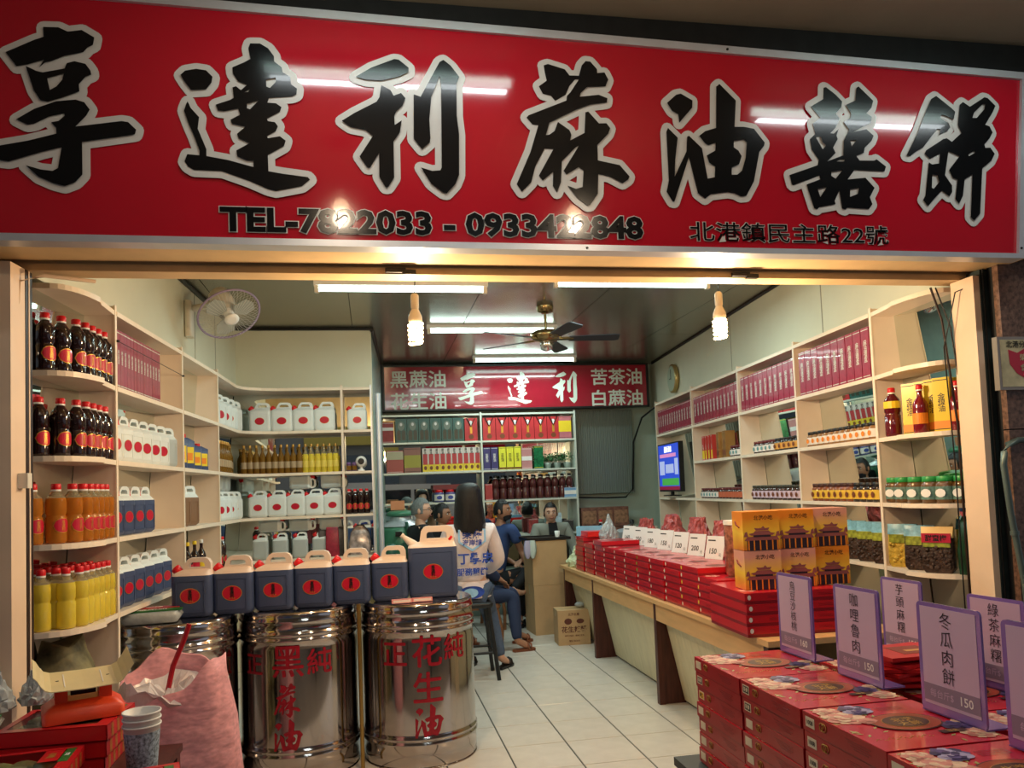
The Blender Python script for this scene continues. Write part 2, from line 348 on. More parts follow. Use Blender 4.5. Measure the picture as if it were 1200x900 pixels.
# ------------------------------------------------------------------ storefront sign
SY = 3.19
SIGN_CHARS = [
 ([[(-1193,3393),(-1139,3395),(-1106,3380),(-1056,3390),(-1011,3363),(-1016,3333),(-1036,3321),(-1051,3302),(-1118,3283),(-1164,3260),(-1186,3253),(-1208,3232),(-1191,3263),(-1249,3241),(-1287,3232),(-1325,3285),(-1226,3339),(-1191,3354)],[(-1255,3235),(-1219,3218),(-1196,3213),(-1118,3233),(-1110,3255),(-1083,3264),(-1044,3256),(-1026,3230),(-1023,3214),(-1044,3204),(-1068,3173),(-1066,3145),(-1119,3121),(-1177,3099),(-1204,3103),(-1227,3141)],[(-1289,3025),(-1227,3068),(-1150,3102),(-1080,3112),(-1049,3103),(-1030,3075),(-1042,3051),(-1081,3006),(-916,3035),(-892,3032),(-863,3003),(-868,2984),(-1058,2947),(-1058,2818),(-1083,2788),(-1121,2771),(-1160,2781),(-1213,2805),(-1258,2848),(-1205,2833),(-1163,2829),(-1144,2841),(-1130,2923),(-1197,2903),(-1315,2860),(-1345,2863),(-1356,2880),(-1379,2913),(-1250,2943),(-1149,2975),(-1149,2997),(-1167,3019),(-1141,3025),(-1119,3047),(-1121,3056),(-1173,3041),(-1227,3010),(-1250,3005)]],
  [(1,[(-1180,3191),(-1121,3213),(-1126,3189),(-1148,3160),(-1171,3145)])]),
 ([[(-697,3232),(-680,3250),(-638,3260),(-601,3256),(-577,3231),(-581,3207),(-602,3179),(-658,3173),(-680,3203)],[(-687,2884),(-677,2913),(-631,2910),(-630,2929),(-649,2986),(-668,3034),(-686,3089),(-678,3114),(-672,3126),(-661,3100),(-630,3064),(-636,3017),(-605,2936),(-605,2908),(-524,2895),(-428,2870),(-427,2896),(-452,2896),(-488,2912),(-492,2935),(-441,2967),(-481,2985),(-488,3003),(-455,3034),(-506,3043),(-512,3059),(-475,3082),(-482,3107),(-536,3093),(-558,3095),(-567,3118),(-512,3140),(-498,3149),(-502,3192),(-488,3197),(-470,3182),(-446,3205),(-480,3218),(-499,3249),(-501,3274),(-456,3297),(-431,3313),(-438,3356),(-431,3377),(-393,3379),(-362,3361),(-340,3329),(-340,3308),(-310,3285),(-308,3265),(-279,3248),(-276,3217),(-253,3200),(-256,3176),(-273,3167),(-363,3156),(-369,3136),(-336,3135),(-315,3120),(-322,3100),(-372,3070),(-369,3060),(-342,3057),(-331,3041),(-339,3020),(-374,2998),(-370,2990),(-324,3000),(-302,2983),(-309,2960),(-372,2921),(-371,2855),(-319,2847),(-219,2836),(-211,2826),(-243,2798),(-290,2787),(-344,2775),(-374,2782),(-442,2812),(-548,2849),(-652,2850),(-674,2863)]],
  [(1,[(-373,3232),(-336,3242),(-333,3226),(-358,3197),(-372,3202)]),(1,[(-448,3129),(-400,3146),(-437,3105),(-448,3109)]),(1,[(-457,3174),(-437,3187),(-442,3176)])]),
 ([[(-18,3263),(45,3305),(140,3347),(158,3346),(198,3314),(197,3295),(157,3274),(88,3253),(21,3253)],[(84,3233),(121,3214),(133,3191),(164,3204),(181,3183),(168,3151),(141,3124),(133,3106),(134,3067),(163,3088),(154,3037),(127,2997),(125,2845),(99,2805),(89,2805),(65,2847),(67,2948),(29,2884),(19,2884),(-12,2929),(44,3017),(15,3042),(-44,3051),(-79,3075),(-28,3110),(63,3162),(75,3182)],[(344,3356),(374,3333),(408,3287),(395,3254),(392,3119),(399,3040),(393,2866),(376,2826),(340,2787),(325,2789),(276,2826),(236,2892),(282,2879),(316,2883),(322,2895),(331,3243),(326,3286),(313,3254),(288,3193),(277,3097),(279,3019),(276,2999),(243,2970),(210,3012),(216,3201),(244,3192),(328,3346)]],
  []),
 ([[(774,3358),(793,3365),(866,3346),(886,3320),(928,3321),(943,3368),(961,3388),(982,3387),(1010,3355),(1011,3338),(1044,3342),(1059,3311),(1045,3281),(964,3274),(933,3245),(928,3228),(1013,3241),(1051,3228),(1048,3209),(977,3197),(909,3170),(789,3108),(771,3052),(786,3054),(810,3072),(826,3112),(875,3079),(883,3058),(877,3033),(942,3069),(950,3160),(963,3164),(1008,3114),(1042,3116),(1058,3095),(1048,3070),(996,3017),(996,2950),(1093,2933),(1135,2884),(1129,2871),(1102,2853),(1044,2882),(995,2891),(989,2804),(953,2753),(940,2751),(896,2784),(864,2825),(856,2835),(893,2822),(923,2831),(930,2902),(910,2918),(854,2883),(842,2899),(914,3011),(901,3005),(836,2940),(828,2849),(809,2803),(792,2831),(796,2893),(749,2853),(733,2874),(802,2993),(763,2993),(718,2911),(699,2844),(657,2802),(636,2834),(701,2976),(740,3094),(714,3096),(690,3124),(699,3135),(868,3208),(871,3229),(886,3244),(927,3304),(910,3303),(883,3272),(865,3233),(818,3204),(800,3225),(765,3232),(749,3264),(784,3291),(777,3329)]],
  []),
 ([[(1324,3221),(1368,3260),(1390,3266),(1443,3238),(1440,3205),(1376,3134),(1373,3172),(1345,3186)],[(1322,3108),(1365,3066),(1349,2968),(1342,2891),(1403,3006),(1409,3072),(1418,3077),(1476,3023),(1495,2886),(1529,2894),(1534,2942),(1506,2959),(1497,2991),(1538,3015),(1542,3052),(1507,3038),(1492,3046),(1466,3078),(1495,3101),(1548,3118),(1559,3307),(1575,3320),(1649,3248),(1636,3127),(1681,3129),(1729,3122),(1777,3061),(1773,3046),(1748,3016),(1715,2882),(1674,2814),(1647,2811),(1621,2824),(1587,2829),(1506,2817),(1478,2796),(1446,2819),(1412,2981),(1400,2948),(1335,2778),(1326,2779),(1301,2822),(1314,2872),(1314,3017),(1314,3089)]],
  [(1,[(1629,3063),(1678,3072),(1691,3058),(1681,2987),(1660,2928),(1637,2909),(1610,2908),(1612,2941),(1648,2957),(1662,2994),(1648,3019),(1627,3033)])]),
 ([[(2096,3334),(2142,3301),(2173,3270),(2166,3242),(2136,3212),(2156,3189),(2132,3146),(2104,3118),(2122,3117),(2147,3140),(2134,3108),(2139,3092),(2113,3051),(2124,3027),(2080,2986),(2162,3017),(2169,3085),(2200,3139),(2175,3174),(2209,3195),(2216,3216),(2191,3255),(2240,3278),(2250,3339),(2262,3346),(2332,3282),(2321,3249),(2293,3221),(2320,3205),(2312,3176),(2208,3127),(2288,3145),(2322,3116),(2310,3091),(2273,3057),(2267,3033),(2227,3017),(2243,2996),(2317,2998),(2330,3005),(2376,2972),(2366,2949),(2214,2951),(2176,2905),(2267,2916),(2310,2870),(2283,2825),(2294,2793),(2275,2770),(2167,2774),(2154,2764),(2139,2769),(2131,2852),(2105,2804),(2108,2788),(2026,2772),(2015,2762),(2001,2766),(1977,2848),(1970,2875),(2039,2901),(2036,2919),(1904,2869),(1898,2873),(1889,2916),(2031,2966),(2037,2992),(2006,3038),(2000,3086),(2029,3111),(2018,3158),(2058,3188),(2014,3238),(2079,3277),(2084,3330)]],
  [(0,[(2029,3097),(2056,3100),(2061,3077),(2079,3061),(2061,3041)]),(0,[(2201,3090),(2234,3092),(2208,3061)]),(0,[(2126,2987),(2144,2998),(2169,2999),(2164,2989)]),(0,[(2097,2939),(2155,2949),(2116,2907),(2096,2919)]),(0,[(2024,2857),(2071,2868),(2034,2819)]),(0,[(2186,2860),(2232,2870),(2223,2839),(2183,2824)])]),
 ([[(2663,3322),(2699,3297),(2742,3266),(2759,3250),(2747,3212),(2712,3227),(2685,3234),(2677,3217),(2719,3194),(2726,3174),(2711,3157),(2664,3134),(2675,3162),(2657,3164),(2574,3069),(2546,3056),(2504,3027),(2486,3029),(2552,3138),(2610,3259),(2636,3306)],[(2785,3285),(2804,3300),(2840,3279),(2922,3329),(2940,3326),(2979,3290),(2963,3260),(2916,3195),(2939,3188),(2953,3159),(2934,3129),(2904,3099),(2907,3082),(2935,3084),(2956,3055),(2936,3021),(2883,2982),(2854,2763),(2819,2729),(2802,2745),(2827,2951),(2784,2925),(2769,2847),(2745,2807),(2727,2829),(2745,2924),(2721,2931),(2704,2968),(2765,3036),(2708,3058),(2681,2942),(2714,2894),(2713,2862),(2696,2841),(2659,2868),(2614,2826),(2580,2791),(2557,2820),(2570,2841),(2600,3001),(2617,2991),(2654,2997),(2662,3044),(2606,3017),(2581,3041),(2591,3058),(2685,3115),(2704,3120),(2730,3104),(2783,3148),(2768,3188)]],
  [(1,[(2849,3225),(2860,3251),(2910,3295),(2924,3296),(2917,3270),(2872,3226)]),(1,[(2614,2944),(2640,2941),(2647,2908),(2617,2875),(2607,2879)]),(1,[(2812,3046),(2846,3068),(2849,3055),(2816,3038)])]),
]
signred = pm('sign_red', (176, 14, 36), 0.10, var=0.05, scale=2, bump=0.10, bscale=1.6, coat=0.6)
sign_white = pm('sign_silver', (200, 196, 190), 0.25, var=0.03); sign_black = pm('sign_black', (10, 13, 16), 0.16, coat=0.15, spec=.3)
sg = root('storefront_sign', 'long red signboard with big black brush characters across the top of the shop front', 'sign', (0, SY, 2.56))
def sp(x, z, y=0): return (x, y, z-2.56)
b = M(); q = [(-1.75, 2.585), (3.045, 2.575), (3.135, 3.43), (-1.75, 3.535)]
b.prism(q, 0.0, 0.06, signred, lambda a, c, d: sp(a, c, 0.003+d)); link('panel', b.mesh('panel'), sg)
fr_q = [(-1.78, 2.556), (3.075, 2.552), (3.165, 3.462), (-1.78, 3.572)]
for i in range(4):
    a, c = fr_q[i], fr_q[(i+1) % 4]; a2, c2 = q[i], q[(i+1) % 4]
    b = M(); b.prism([a, c, c2, a2], -0.012, 0.065, alum, lambda u, v, d: sp(u, v, d)); link('frame_rail', b.mesh('frame_rail'), sg)
for x, z in [(0.93, 2.565), (1.62, 3.48), (3.06, 2.6), (3.12, 2.67), (3.15, 3.3)]:
    b = M(); b.lathe([(.006, 0), (.005, .004)], 8, blackm); o = link('screw', b.mesh('screw'), sg); o.location = sp(x, z, -.012); o.rotation_euler = (PI/2, 0, 0)
def flat_poly(polys, z, yy, m, name, par):
    c = bpy.data.curves.new('c', 'CURVE'); c.dimensions = '2D'; c.fill_mode = 'BOTH'; c.extrude = 0.0
    for p in polys:
        s_ = c.splines.new('POLY'); s_.points.add(len(p)-1)
        for i, (x, y) in enumerate(p): s_.points[i].co = (x, y, 0, 1)
        s_.use_cyclic_u = True
    o = bpy.data.objects.new('c', c); COL.objects.link(o)
    me = bpy.data.meshes.new_from_object(o.evaluated_get(bpy.context.evaluated_depsgraph_get()))
    vs = [(v.co.x, yy, v.co.y) for v in me.vertices]; fs = [tuple(p.vertices) for p in me.polygons]
    bpy.data.objects.remove(o); bpy.data.curves.remove(c)
    return vs, fs
for polys, holes in SIGN_CHARS:
    hx = [h for h in holes]
    wb = M(); bb = M()
    for i, p in enumerate(polys):
        P_ = [(x/1000, z/1000-2.56) for x, z in p]
        vs, fs = flat_poly([P_], 0, -0.0002, sign_white, 'o', sg); wb.add(vs, fs, sign_white)
        n = len(P_); W_ = 0.027
        for k in range(n):
            x0, z0 = P_[k]; x1, z1 = P_[(k+1) % n]; d = math.hypot(x1-x0, z1-z0) or 1e-6
            nx, nz = -(z1-z0)/d*W_, (x1-x0)/d*W_
            y1 = -.0010-.00003*(2*k); y2 = y1-.00003
            wb.add([(x0+nx, y1, z0+nz), (x0-nx, y1, z0-nz), (x1-nx, y1, z1-nz), (x1+nx, y1, z1+nz)], [(0, 1, 2, 3)], sign_white)
            wb.add([(x0+W_*math.cos(2*PI*t/12), y2, z0+W_*math.sin(2*PI*t/12)) for t in range(12)], [tuple(range(12))], sign_white)
        H_ = [[(x/1000, z/1000-2.56) for x, z in h] for j, h in hx if j == i]
        vs, fs = flat_poly([P_]+H_, 0, -0.0085, sign_black, 'i', sg); bb.add(vs, fs, sign_black)
    o = link('character', bb.mesh('character'), sg); link('outline', wb.mesh('outline'), o)
def sign_text(body, x0, x1, zc, h, off, name):
    for k, (m_, o_, yy) in enumerate([(sign_white, off+0.028, -.002), (sign_black, off, -.005)]):
        b = M(); vs, fs = text_geo(body, o_)
        ww = max(v[0] for v in vs)-min(v[0] for v in vs); hh = max(v[1] for v in vs)-min(v[1] for v in vs)
        v2, _ = text_geo(body, off); w2 = max(v[0] for v in v2)-min(v[0] for v in v2); h2 = max(v[1] for v in v2)-min(v[1] for v in v2)
        kx = (x1-x0)/w2; kz = h/h2
        b.add([(( x0+x1)/2+v[0]*kx, yy, zc-2.56+v[1]*kz) for v in vs], fs, m_)
        if k == 0: par = sg; base = b
        else:
            o = link(name, b.mesh(name), sg); link('outline', base.mesh('outline'), o)
sign_text('TEL-7822033 - 0933422848', -0.56, 1.187, 2.658, 0.104, 0.035, 'lettering')
sign_text('北港鎮民主路22號', 1.40, 2.367, 2.650, 0.088, 0.004, 'lettering')

# inner sign on the back wall
sg2 = root('inner_sign', 'dark red signboard with white characters high on the back wall', 'sign', (1.83, 9.5, 2.54))
b = M(); b.box(-1.65, 0, .02, 1.65, .05, .54, pm('inner_sign_red', (150, 24, 44), 0.12, var=.06, bump=.12, bscale=2.5, coat=.6)); link('panel', b.mesh('panel'), sg2)
for x0, z0, x1, z1 in [(-1.68, 0, 1.68, .022), (-1.68, .538, 1.68, .56), (-1.68, .02, -1.65, .54), (1.65, .02, 1.68, .54)]:
    b = M(); b.box(x0, -.008, z0, x1, .055, z1, darkst); link('frame_rail', b.mesh('frame_rail'), sg2)
silv = pm('inner_sign_letters', (214, 222, 212), 0.3)
for s_, xc, zc, ww, off in [('黑蔴油', .585, 2.93, .66, .02), ('花生油', .585, 2.66, .66, .02), ('苦茶油', 3.09, 2.93, .66, .02), ('白蔴油', 3.09, 2.66, .66, .02)]:
    b = M(); b.text(s_, ww/3.0, silv, front(xc-1.83, -.003, zc-2.54), 0, width=ww, bold=.018); link('lettering', b.mesh('lettering'), sg2)
for ci, xc in ((0, 1.22), (1, 1.83), (2, 2.41)):
    polys, holes = SIGN_CHARS[ci]; xs = [p[0]/1000 for q_ in polys for p in q_]; zs = [p[1]/1000 for q_ in polys for p in q_]
    k = .40/(max(zs)-min(zs)); mx = (max(xs)+min(xs))/2; mz = (max(zs)+min(zs))/2; b = M()
    for i, p in enumerate(polys):
        vs, fs = flat_poly([[((x/1000-mx)*k*.95, (z/1000-mz)*k) for x, z in p]] + [[((x/1000-mx)*k*.95, (z/1000-mz)*k) for x, z in h] for j, h in holes if j == i], 0, -.003, silv, 'x', sg2)
        b.add([(v[0]+xc-1.83, v[1], v[2]+.265) for v in vs], fs, silv)
    link('character', b.mesh('character'), sg2)

# ------------------------------------------------------------------ shelf units
def shelf_unit(fr, s0, s1, label, rows=ROWS, curved=0, left_panel=True):
    o = fr(s0, 0); r = root('display_shelf', label, 'shelf', (0, 0, 0)); r.location = (o[0], o[1], 0)
    off = Vector((-o[0], -o[1], 0)); T = Matrix.Translation(off)
    def panel(s):
        b = M(); b.T = T
        b.hexa([fr(s,0,0), fr(s+.02,0,0), fr(s+.02,.32,0), fr(s,.32,0), fr(s,0,2.545), fr(s+.02,0,2.545), fr(s+.02,.138,2.545), fr(s,.138,2.545)], cream)
        b.hexa([fr(s-.002,-.006,0), fr(s+.022,-.006,0), fr(s+.022,0,0), fr(s-.002,0,0), fr(s-.002,-.006,2.55), fr(s+.022,-.006,2.55), fr(s+.022,0,2.55), fr(s-.002,0,2.55)], edge)
        link('side_panel', b.mesh('side_panel'), r)
    if curved: panel(s1-.02)
    else:
        panel(s1-.02)
        if left_panel == 2: panel(s0)
    sa = s0; sb = s1-.02
    b = M(); b.T = T; lo = .5
    e0 = s0-.0 if not curved else s0
    b.hexa([fr(e0, dep(lo), lo), fr(sb, dep(lo), lo), fr(sb, dep(lo)+.01, lo), fr(e0, dep(lo)+.01, lo),
            fr(e0, dep(2.52), 2.5), fr(sb, dep(2.52), 2.5), fr(sb, dep(2.52)+.01, 2.5), fr(e0, dep(2.52)+.01, 2.5)], mirror)
    link('mirror', b.mesh('mirror'), r)
    for z in rows:
        D = dep(z); b = M(); b.T = T
        if curved:
            L_ = curved; base = [(s1-.02, 0)]
            for k in range(11):
                a = PI/2*k/10; base.append((s1-.02-.22-(L_-.24)*math.sin(a)**1.0, D-(D-(-.035 if z > 2.3 else -.05))*math.cos(a)**.55 if k else -.02))
            poly = base + [(s1-.02, D)]
        else: poly = [(sb, -.004), (sa, -.004), (sa, D), (sb, D)]
        b.prism(poly, z-.022, z, cream, fr)
        # light edging strip
        n = len(poly); e = M(); e.T = T
        rng = range(0, n-2) if curved else [0]
        for i in rng:
            (a0, t0), (a1, t1) = poly[i], poly[i+1]
            e.hexa([fr(a0, t0-.004, z-.023), fr(a1, t1-.004, z-.023), fr(a1, t1+.002, z-.023), fr(a0, t0+.002, z-.023), fr(a0, t0-.004, z+.001), fr(a1, t1-.004, z+.001), fr(a1, t1+.002, z+.001), fr(a0, t0+.002, z+.001)], edge)
        so = link('shelf_board', b.mesh('shelf_board'), r); link('edge_strip', e.mesh('edge_strip'), so)
    return r
shelf_unit(LF, -.55, 0.02, 'cream shelf unit with curved boards at the front left, holding bottles', curved=.55)
shelf_unit(LF, 0.02, 1.15, 'second cream shelf unit on the left wall, with white and dark jugs')
shelf_unit(LF, 1.15, 2.06, 'narrow third cream shelf unit on the left wall, with its top bay empty')
shelf_unit(RF, -.60, 0.0, 'cream shelf unit with curved boards at the front right, holding green-lidded jars', curved=.60)
def flip_unit(s0, s1, label, rows=ROWS): shelf_unit(RF, s0, s1+.02, label, rows)
flip_unit(0.0, 1.03, 'cream wall shelf unit next to the curved one on the right wall')
flip_unit(1.03, 2.15, 'third cream shelf unit from the front on the right wall')
flip_unit(2.15, 3.46, 'cream shelf unit on the right wall beside the television')
flip_unit(3.46, 4.85, 'farthest cream shelf unit on the right wall, around the television', [2.52, 2.14, 1.39])
# corner unit on the left
def corner_rows(): return [2.52, 2.14, 1.77, 1.39, 1.02]
CY_ = 7.13
r = root('corner_shelf', 'corner shelf unit with inward curving boards, filled with white jugs and gold bottles', 'shelf', (-1.135, 6.21, 0)); T = Matrix.Translation((1.135, -6.21, 0))
def cfront(D=0): return [LF(2.06, D)[:2], (-1.117+D*-1, 6.60), (-1.105-D, 6.90), (-1.04-D*.7, 7.03+D*.7), (-.93, 7.10+D), (-.80, CY_+D)]
for z in corner_rows():
    f = [LF(2.06, -.002)[:2], (-1.117, 6.60), (-1.105, 6.90), (-1.075, 6.985), (-1.02, 7.05), (-.93, 7.10), (-.80, CY_), (-.257, CY_)]
    D = dep(z); poly = f + [(-.257, 7.40), (-1.135-D-.03, 7.40), LF(2.06, D)[:2]]
    b = M(); b.T = T; b.prism(poly[::-1], z-.022, z, cream); so = link('shelf_board', b.mesh('shelf_board'), r)
    b = M(); b.T = T
    for i in range(len(f)-1):
        (x0, y0), (x1, y1) = f[i], f[i+1]; d = math.hypot(x1-x0, y1-y0); nx, ny = (y1-y0)/d*.005, -(x1-x0)/d*.005
        b.hexa([(x0+nx, y0+ny, z-.023), (x1+nx, y1+ny, z-.023), (x1, y1, z-.023), (x0, y0, z-.023), (x0+nx, y0+ny, z+.001), (x1+nx, y1+ny, z+.001), (x1, y1, z+.001), (x0, y0, z+.001)], edge)
    link('edge_strip', b.mesh('edge_strip'), so)
b = M(); b.T = T; lo = .5
b.hexa([LF(2.06, dep(lo), lo), LF(3.2, dep(lo), lo), LF(3.2, dep(lo)+.01, lo), LF(2.06, dep(lo)+.01, lo), LF(2.06, .14, 2.5), LF(3.2, .14, 2.5), LF(3.2, .15, 2.5), LF(2.06, .15, 2.5)], mirror); link('mirror', b.mesh('mirror'), r)
b = M(); b.T = T; b.box(-1.42, 7.40, .5, -.257, 7.41, 2.5, mirror); link('mirror', b.mesh('mirror'), r)
b = M(); b.T = T; b.box(-.257, CY_-.004, 0, -.237, 7.41, 2.54, cream); link('side_panel', b.mesh('side_panel'), r)
r = root('display_shelf', 'narrow shelf bay at the end of the partition, holding a security camera', 'shelf', (-.237, CY_, 0)); T = Matrix.Translation((.237, -CY_, 0))
for z in corner_rows():
    b = M(); b.T = T; b.box(-.236, CY_, z-.022, .003, 7.40, z, cream); link('shelf_board', b.mesh('shelf_board'), r)
b = M(); b.T = T; b.box(-.236, 7.40, .5, .003, 7.41, 2.5, mirror); link('mirror', b.mesh('mirror'), r)
b = M(); b.T = T; b.box(.003, CY_-.004, 0, .018, 7.41, 2.54, alum); link('side_panel', b.mesh('side_panel'), r)
# back shelf
BY = 9.52
r = root('back_shelf', 'wide mirrored shelf unit on the back wall below the inner sign', 'shelf', (1.3, BY, 0)); T = Matrix.Translation((-1.3, -BY, 0))
bedge = pm('back_edge', (206, 214, 204), 0.35, 0.2)
for z in (2.50, 2.165, 1.80, 1.43, 1.0):
    b = M(); b.T = T; b.box(.12, BY, z-.022, 2.53, 9.76, z, bedge); link('shelf_board', b.mesh('shelf_board'), r)
for x in (.10, 1.325, 2.51):
    b = M(); b.T = T; b.box(x, BY-.004, 0, x+.022, 9.77, 2.52, bedge); link('side_panel', b.mesh('side_panel'), r)
b = M(); b.T = T; b.box(.122, 9.77, .6, 2.51, 9.78, 2.5, mirror); link('mirror', b.mesh('mirror'), r)
# ribbed grey shutter right of the back shelf, and a wall cable
rib = pm('ribbed_grey', (122, 134, 128), 0.4, 0.3, var=.08, stretch=(30, 1, .3))
b = M(); x = 2.56
while x < 3.33: b.box(x, 9.70, 1.46, x+.016, 9.715, 2.53, rib); b.box(x+.016, 9.715, 1.46, x+.03, 9.72, 2.53, rib); x += .03
struct('trim_11', b)
b = M(); b.tube([(2.55, 9.69, 1.42), (2.95, 9.68, 1.40), (3.2, 9.68, 1.40), (3.3, 9.68, 1.50), (3.33, 9.66, 2.1), (3.40, 9.5, 2.40), (3.52, 9.3, 2.52)], .012, 6, blackm)
single('wall_cable', b, 'black cable running up the back right corner of the room', 'cable')

# ------------------------------------------------------------------ goods
amber = pm('amber_oil', (232, 150, 56), 0.07, trans=0.6, ior=1.25); yellow_oil = pm('yellow_oil', (255, 232, 84), 0.06, trans=0.4, ior=1.3, bump=.1, bscale=40, coat=.5)
darkoil = pm('dark_oil', (34, 16, 16), 0.08, coat=0.6); petclear = pm('pet_clear', (225, 215, 180), 0.08, trans=0.75, ior=1.2)
jugdark = pm('jug_dark', (66, 80, 116), 0.38, var=0.03); jugtop = pm('jug_top', (226, 208, 196), 0.45); jugwhite = pm('jug_white', (226, 234, 234), 0.4, var=.03)
jugclear = pm('jug_clear', (215, 225, 225), 0.35, trans=0.35); goldoil = pm('gold_oil', (150, 108, 40), 0.1, trans=0.4, ior=1.3)
paperw = pm('paper_white', (232, 226, 222), 0.7)
green = pm('green_lid', (46, 150, 74), 0.35); yellowp = pm('yellow_print', (240, 206, 50), 0.4); orange = pm('orange_print', (240, 140, 40), 0.4)
purple = pm('purple_print', (110, 80, 140), 0.4); brownp = pm('brown_print', (120, 66, 40), 0.4)

def jug(w_=.235, h=.235, d=.15, top=.10, dark=jugdark, upper=jugtop, cap=red, label=1, lw=.062, cap_side=-1, hole=True, spout=False):
    b = M(); r_ = .028
    def sec(ww, dd, z, rr=r_): return rrect(ww, dd, min(rr, dd/2-.002), z)
    b.loft([sec(w_-.03, d-.03, 0), sec(w_-.004, d-.004, .014), sec(w_, d, .03), sec(w_, d, h-.01), sec(w_-.002, d-.002, h)], dark)
    u = M(); c0 = .012*(-cap_side)
    secs = [sec(w_-.002, d-.002, h), sec(w_-.016, d-.018, h+.012)]
    hw = w_*.36; c0 = w_*.10*(-cap_side)
    for k in range(1, 4): 
        f = k/3; secs.append(rrect((w_-.016)*(1-f)+(2*hw)*f, (d-.018)*(1-f)+.046*f, .02, h+.012+.020*f, c0*f, 0))
    b2 = M(); b2.loft(secs, upper)
    # handle: ring of rectangular section
    z0, z1 = h+.026, h+top
    out = [(-hw, z0-.006), (-hw+.012, z1-.03), (-hw+.028, z1-.008), (-hw+.042, z1), (hw-.036, z1), (hw-.014, z1-.008), (hw-.002, z1-.03), (hw, z0-.006)]
    if cap_side > 0: out = [(-x, z) for x, z in out[::-1]]
    q_ = hw*.42; zi = z0+(top-.026)*.24; zt = z1-(top-.026)*.36
    inn = [(-hw+q_, zi), (-hw+q_+.001, zt-.012), (-hw+q_+.006, zt-.004), (-hw+q_+.014, zt), (hw-q_-.014, zt), (hw-q_-.006, zt-.004), (hw-q_-.001, zt-.012), (hw-q_, zi)]
    vs = []; n = 8
    for y in (-.021, .021):
        vs += [(c0+x, y, z) for x, z in out] + [(c0+x, y, z) for x, z in inn]
    fs = []
    for i in range(n-1):
        fs += [(i, i+1, n+i+1, n+i), (2*n+i+1, 2*n+i, 3*n+i, 3*n+i+1), (i+1, i, 2*n+i, 2*n+i+1), (n+i, n+i+1, 3*n+i+1, 3*n+i)]
    fs += [(n, 2*n-1, 7, 0), (n, 0+3*n, 3*n+7, n+7)]
    b2.add(vs, fs, upper, False)
    parts = [['body', b, None, None], ['shoulder', b2, None, None]]
    if h > .2 or True:
        e = M(); ix, iz0, iz1, t = w_/2-.03, .028, h-.028, .003
        for (x0, z0_, x1, z1_) in ((-ix, iz0, ix, iz0+t), (-ix, iz1-t, ix, iz1), (-ix, iz0, -ix+t, iz1), (ix-t, iz0, ix, iz1)):
            e.box(x0, -d/2-.0025, z0_, x1, -d/2+.003, z1_, dark)
        parts.append(['raised_rim', e, None, None])
    cp = M(); cp.T = Matrix.Translation((cap_side*(w_/2-.030), 0, h+.018)) @ Matrix.Rotation(cap_side*R_(48), 4, 'Y')
    if spout:
        cp.lathe([(.03, -.02), (.026, .01), (.017, .05), (.012, .075), (.015, .078), (.015, .09)], 12, upper)
        parts.append(['spout', cp, None, None])
        cp = M(); cp.T = Matrix.Translation((-cap_side*(w_/2-.045), 0, h+.035)) @ Matrix.Rotation(-cap_side*R_(40), 4, 'Y')
        cp.lathe([(.02, 0), (.023, .003), (.023, .03), (.018, .033)], 14, cap); parts.append(['cap', cp, None, None])
    else:
        if w_ < .2: cp.T = Matrix.Translation((cap_side*(w_/2-.040), 0, h+.034)) @ Matrix.Rotation(cap_side*R_(35), 4, 'Y')
        cp.lathe([(.024, -.01), (.024, .006), (.026, .008), (.026, .032), (.021, .036)], 14, cap); parts.append(['cap', cp, None, None])
    if label:
        lb = M(); zc = h*.52; y = -d/2-.001
        lb.ell(0, zc, lw, lw*.78, y, gold, 24); lb.ell(0, zc, lw*.94, lw*.72, y-.0005, labred, 24)
        if label > 1:
            lb.text(vert('享達利'), lw*.42, blackink, front(0, y-.0018, zc+lw*.08), 0, line=.85, bold=.02)
            lb.text('純黑蔴油', lw*.15, gold, front(0, y-.0018, zc-lw*.52), .02)
        parts.append(['label', lb, None, None])
    return kind('oil_jug', 'jug', parts)

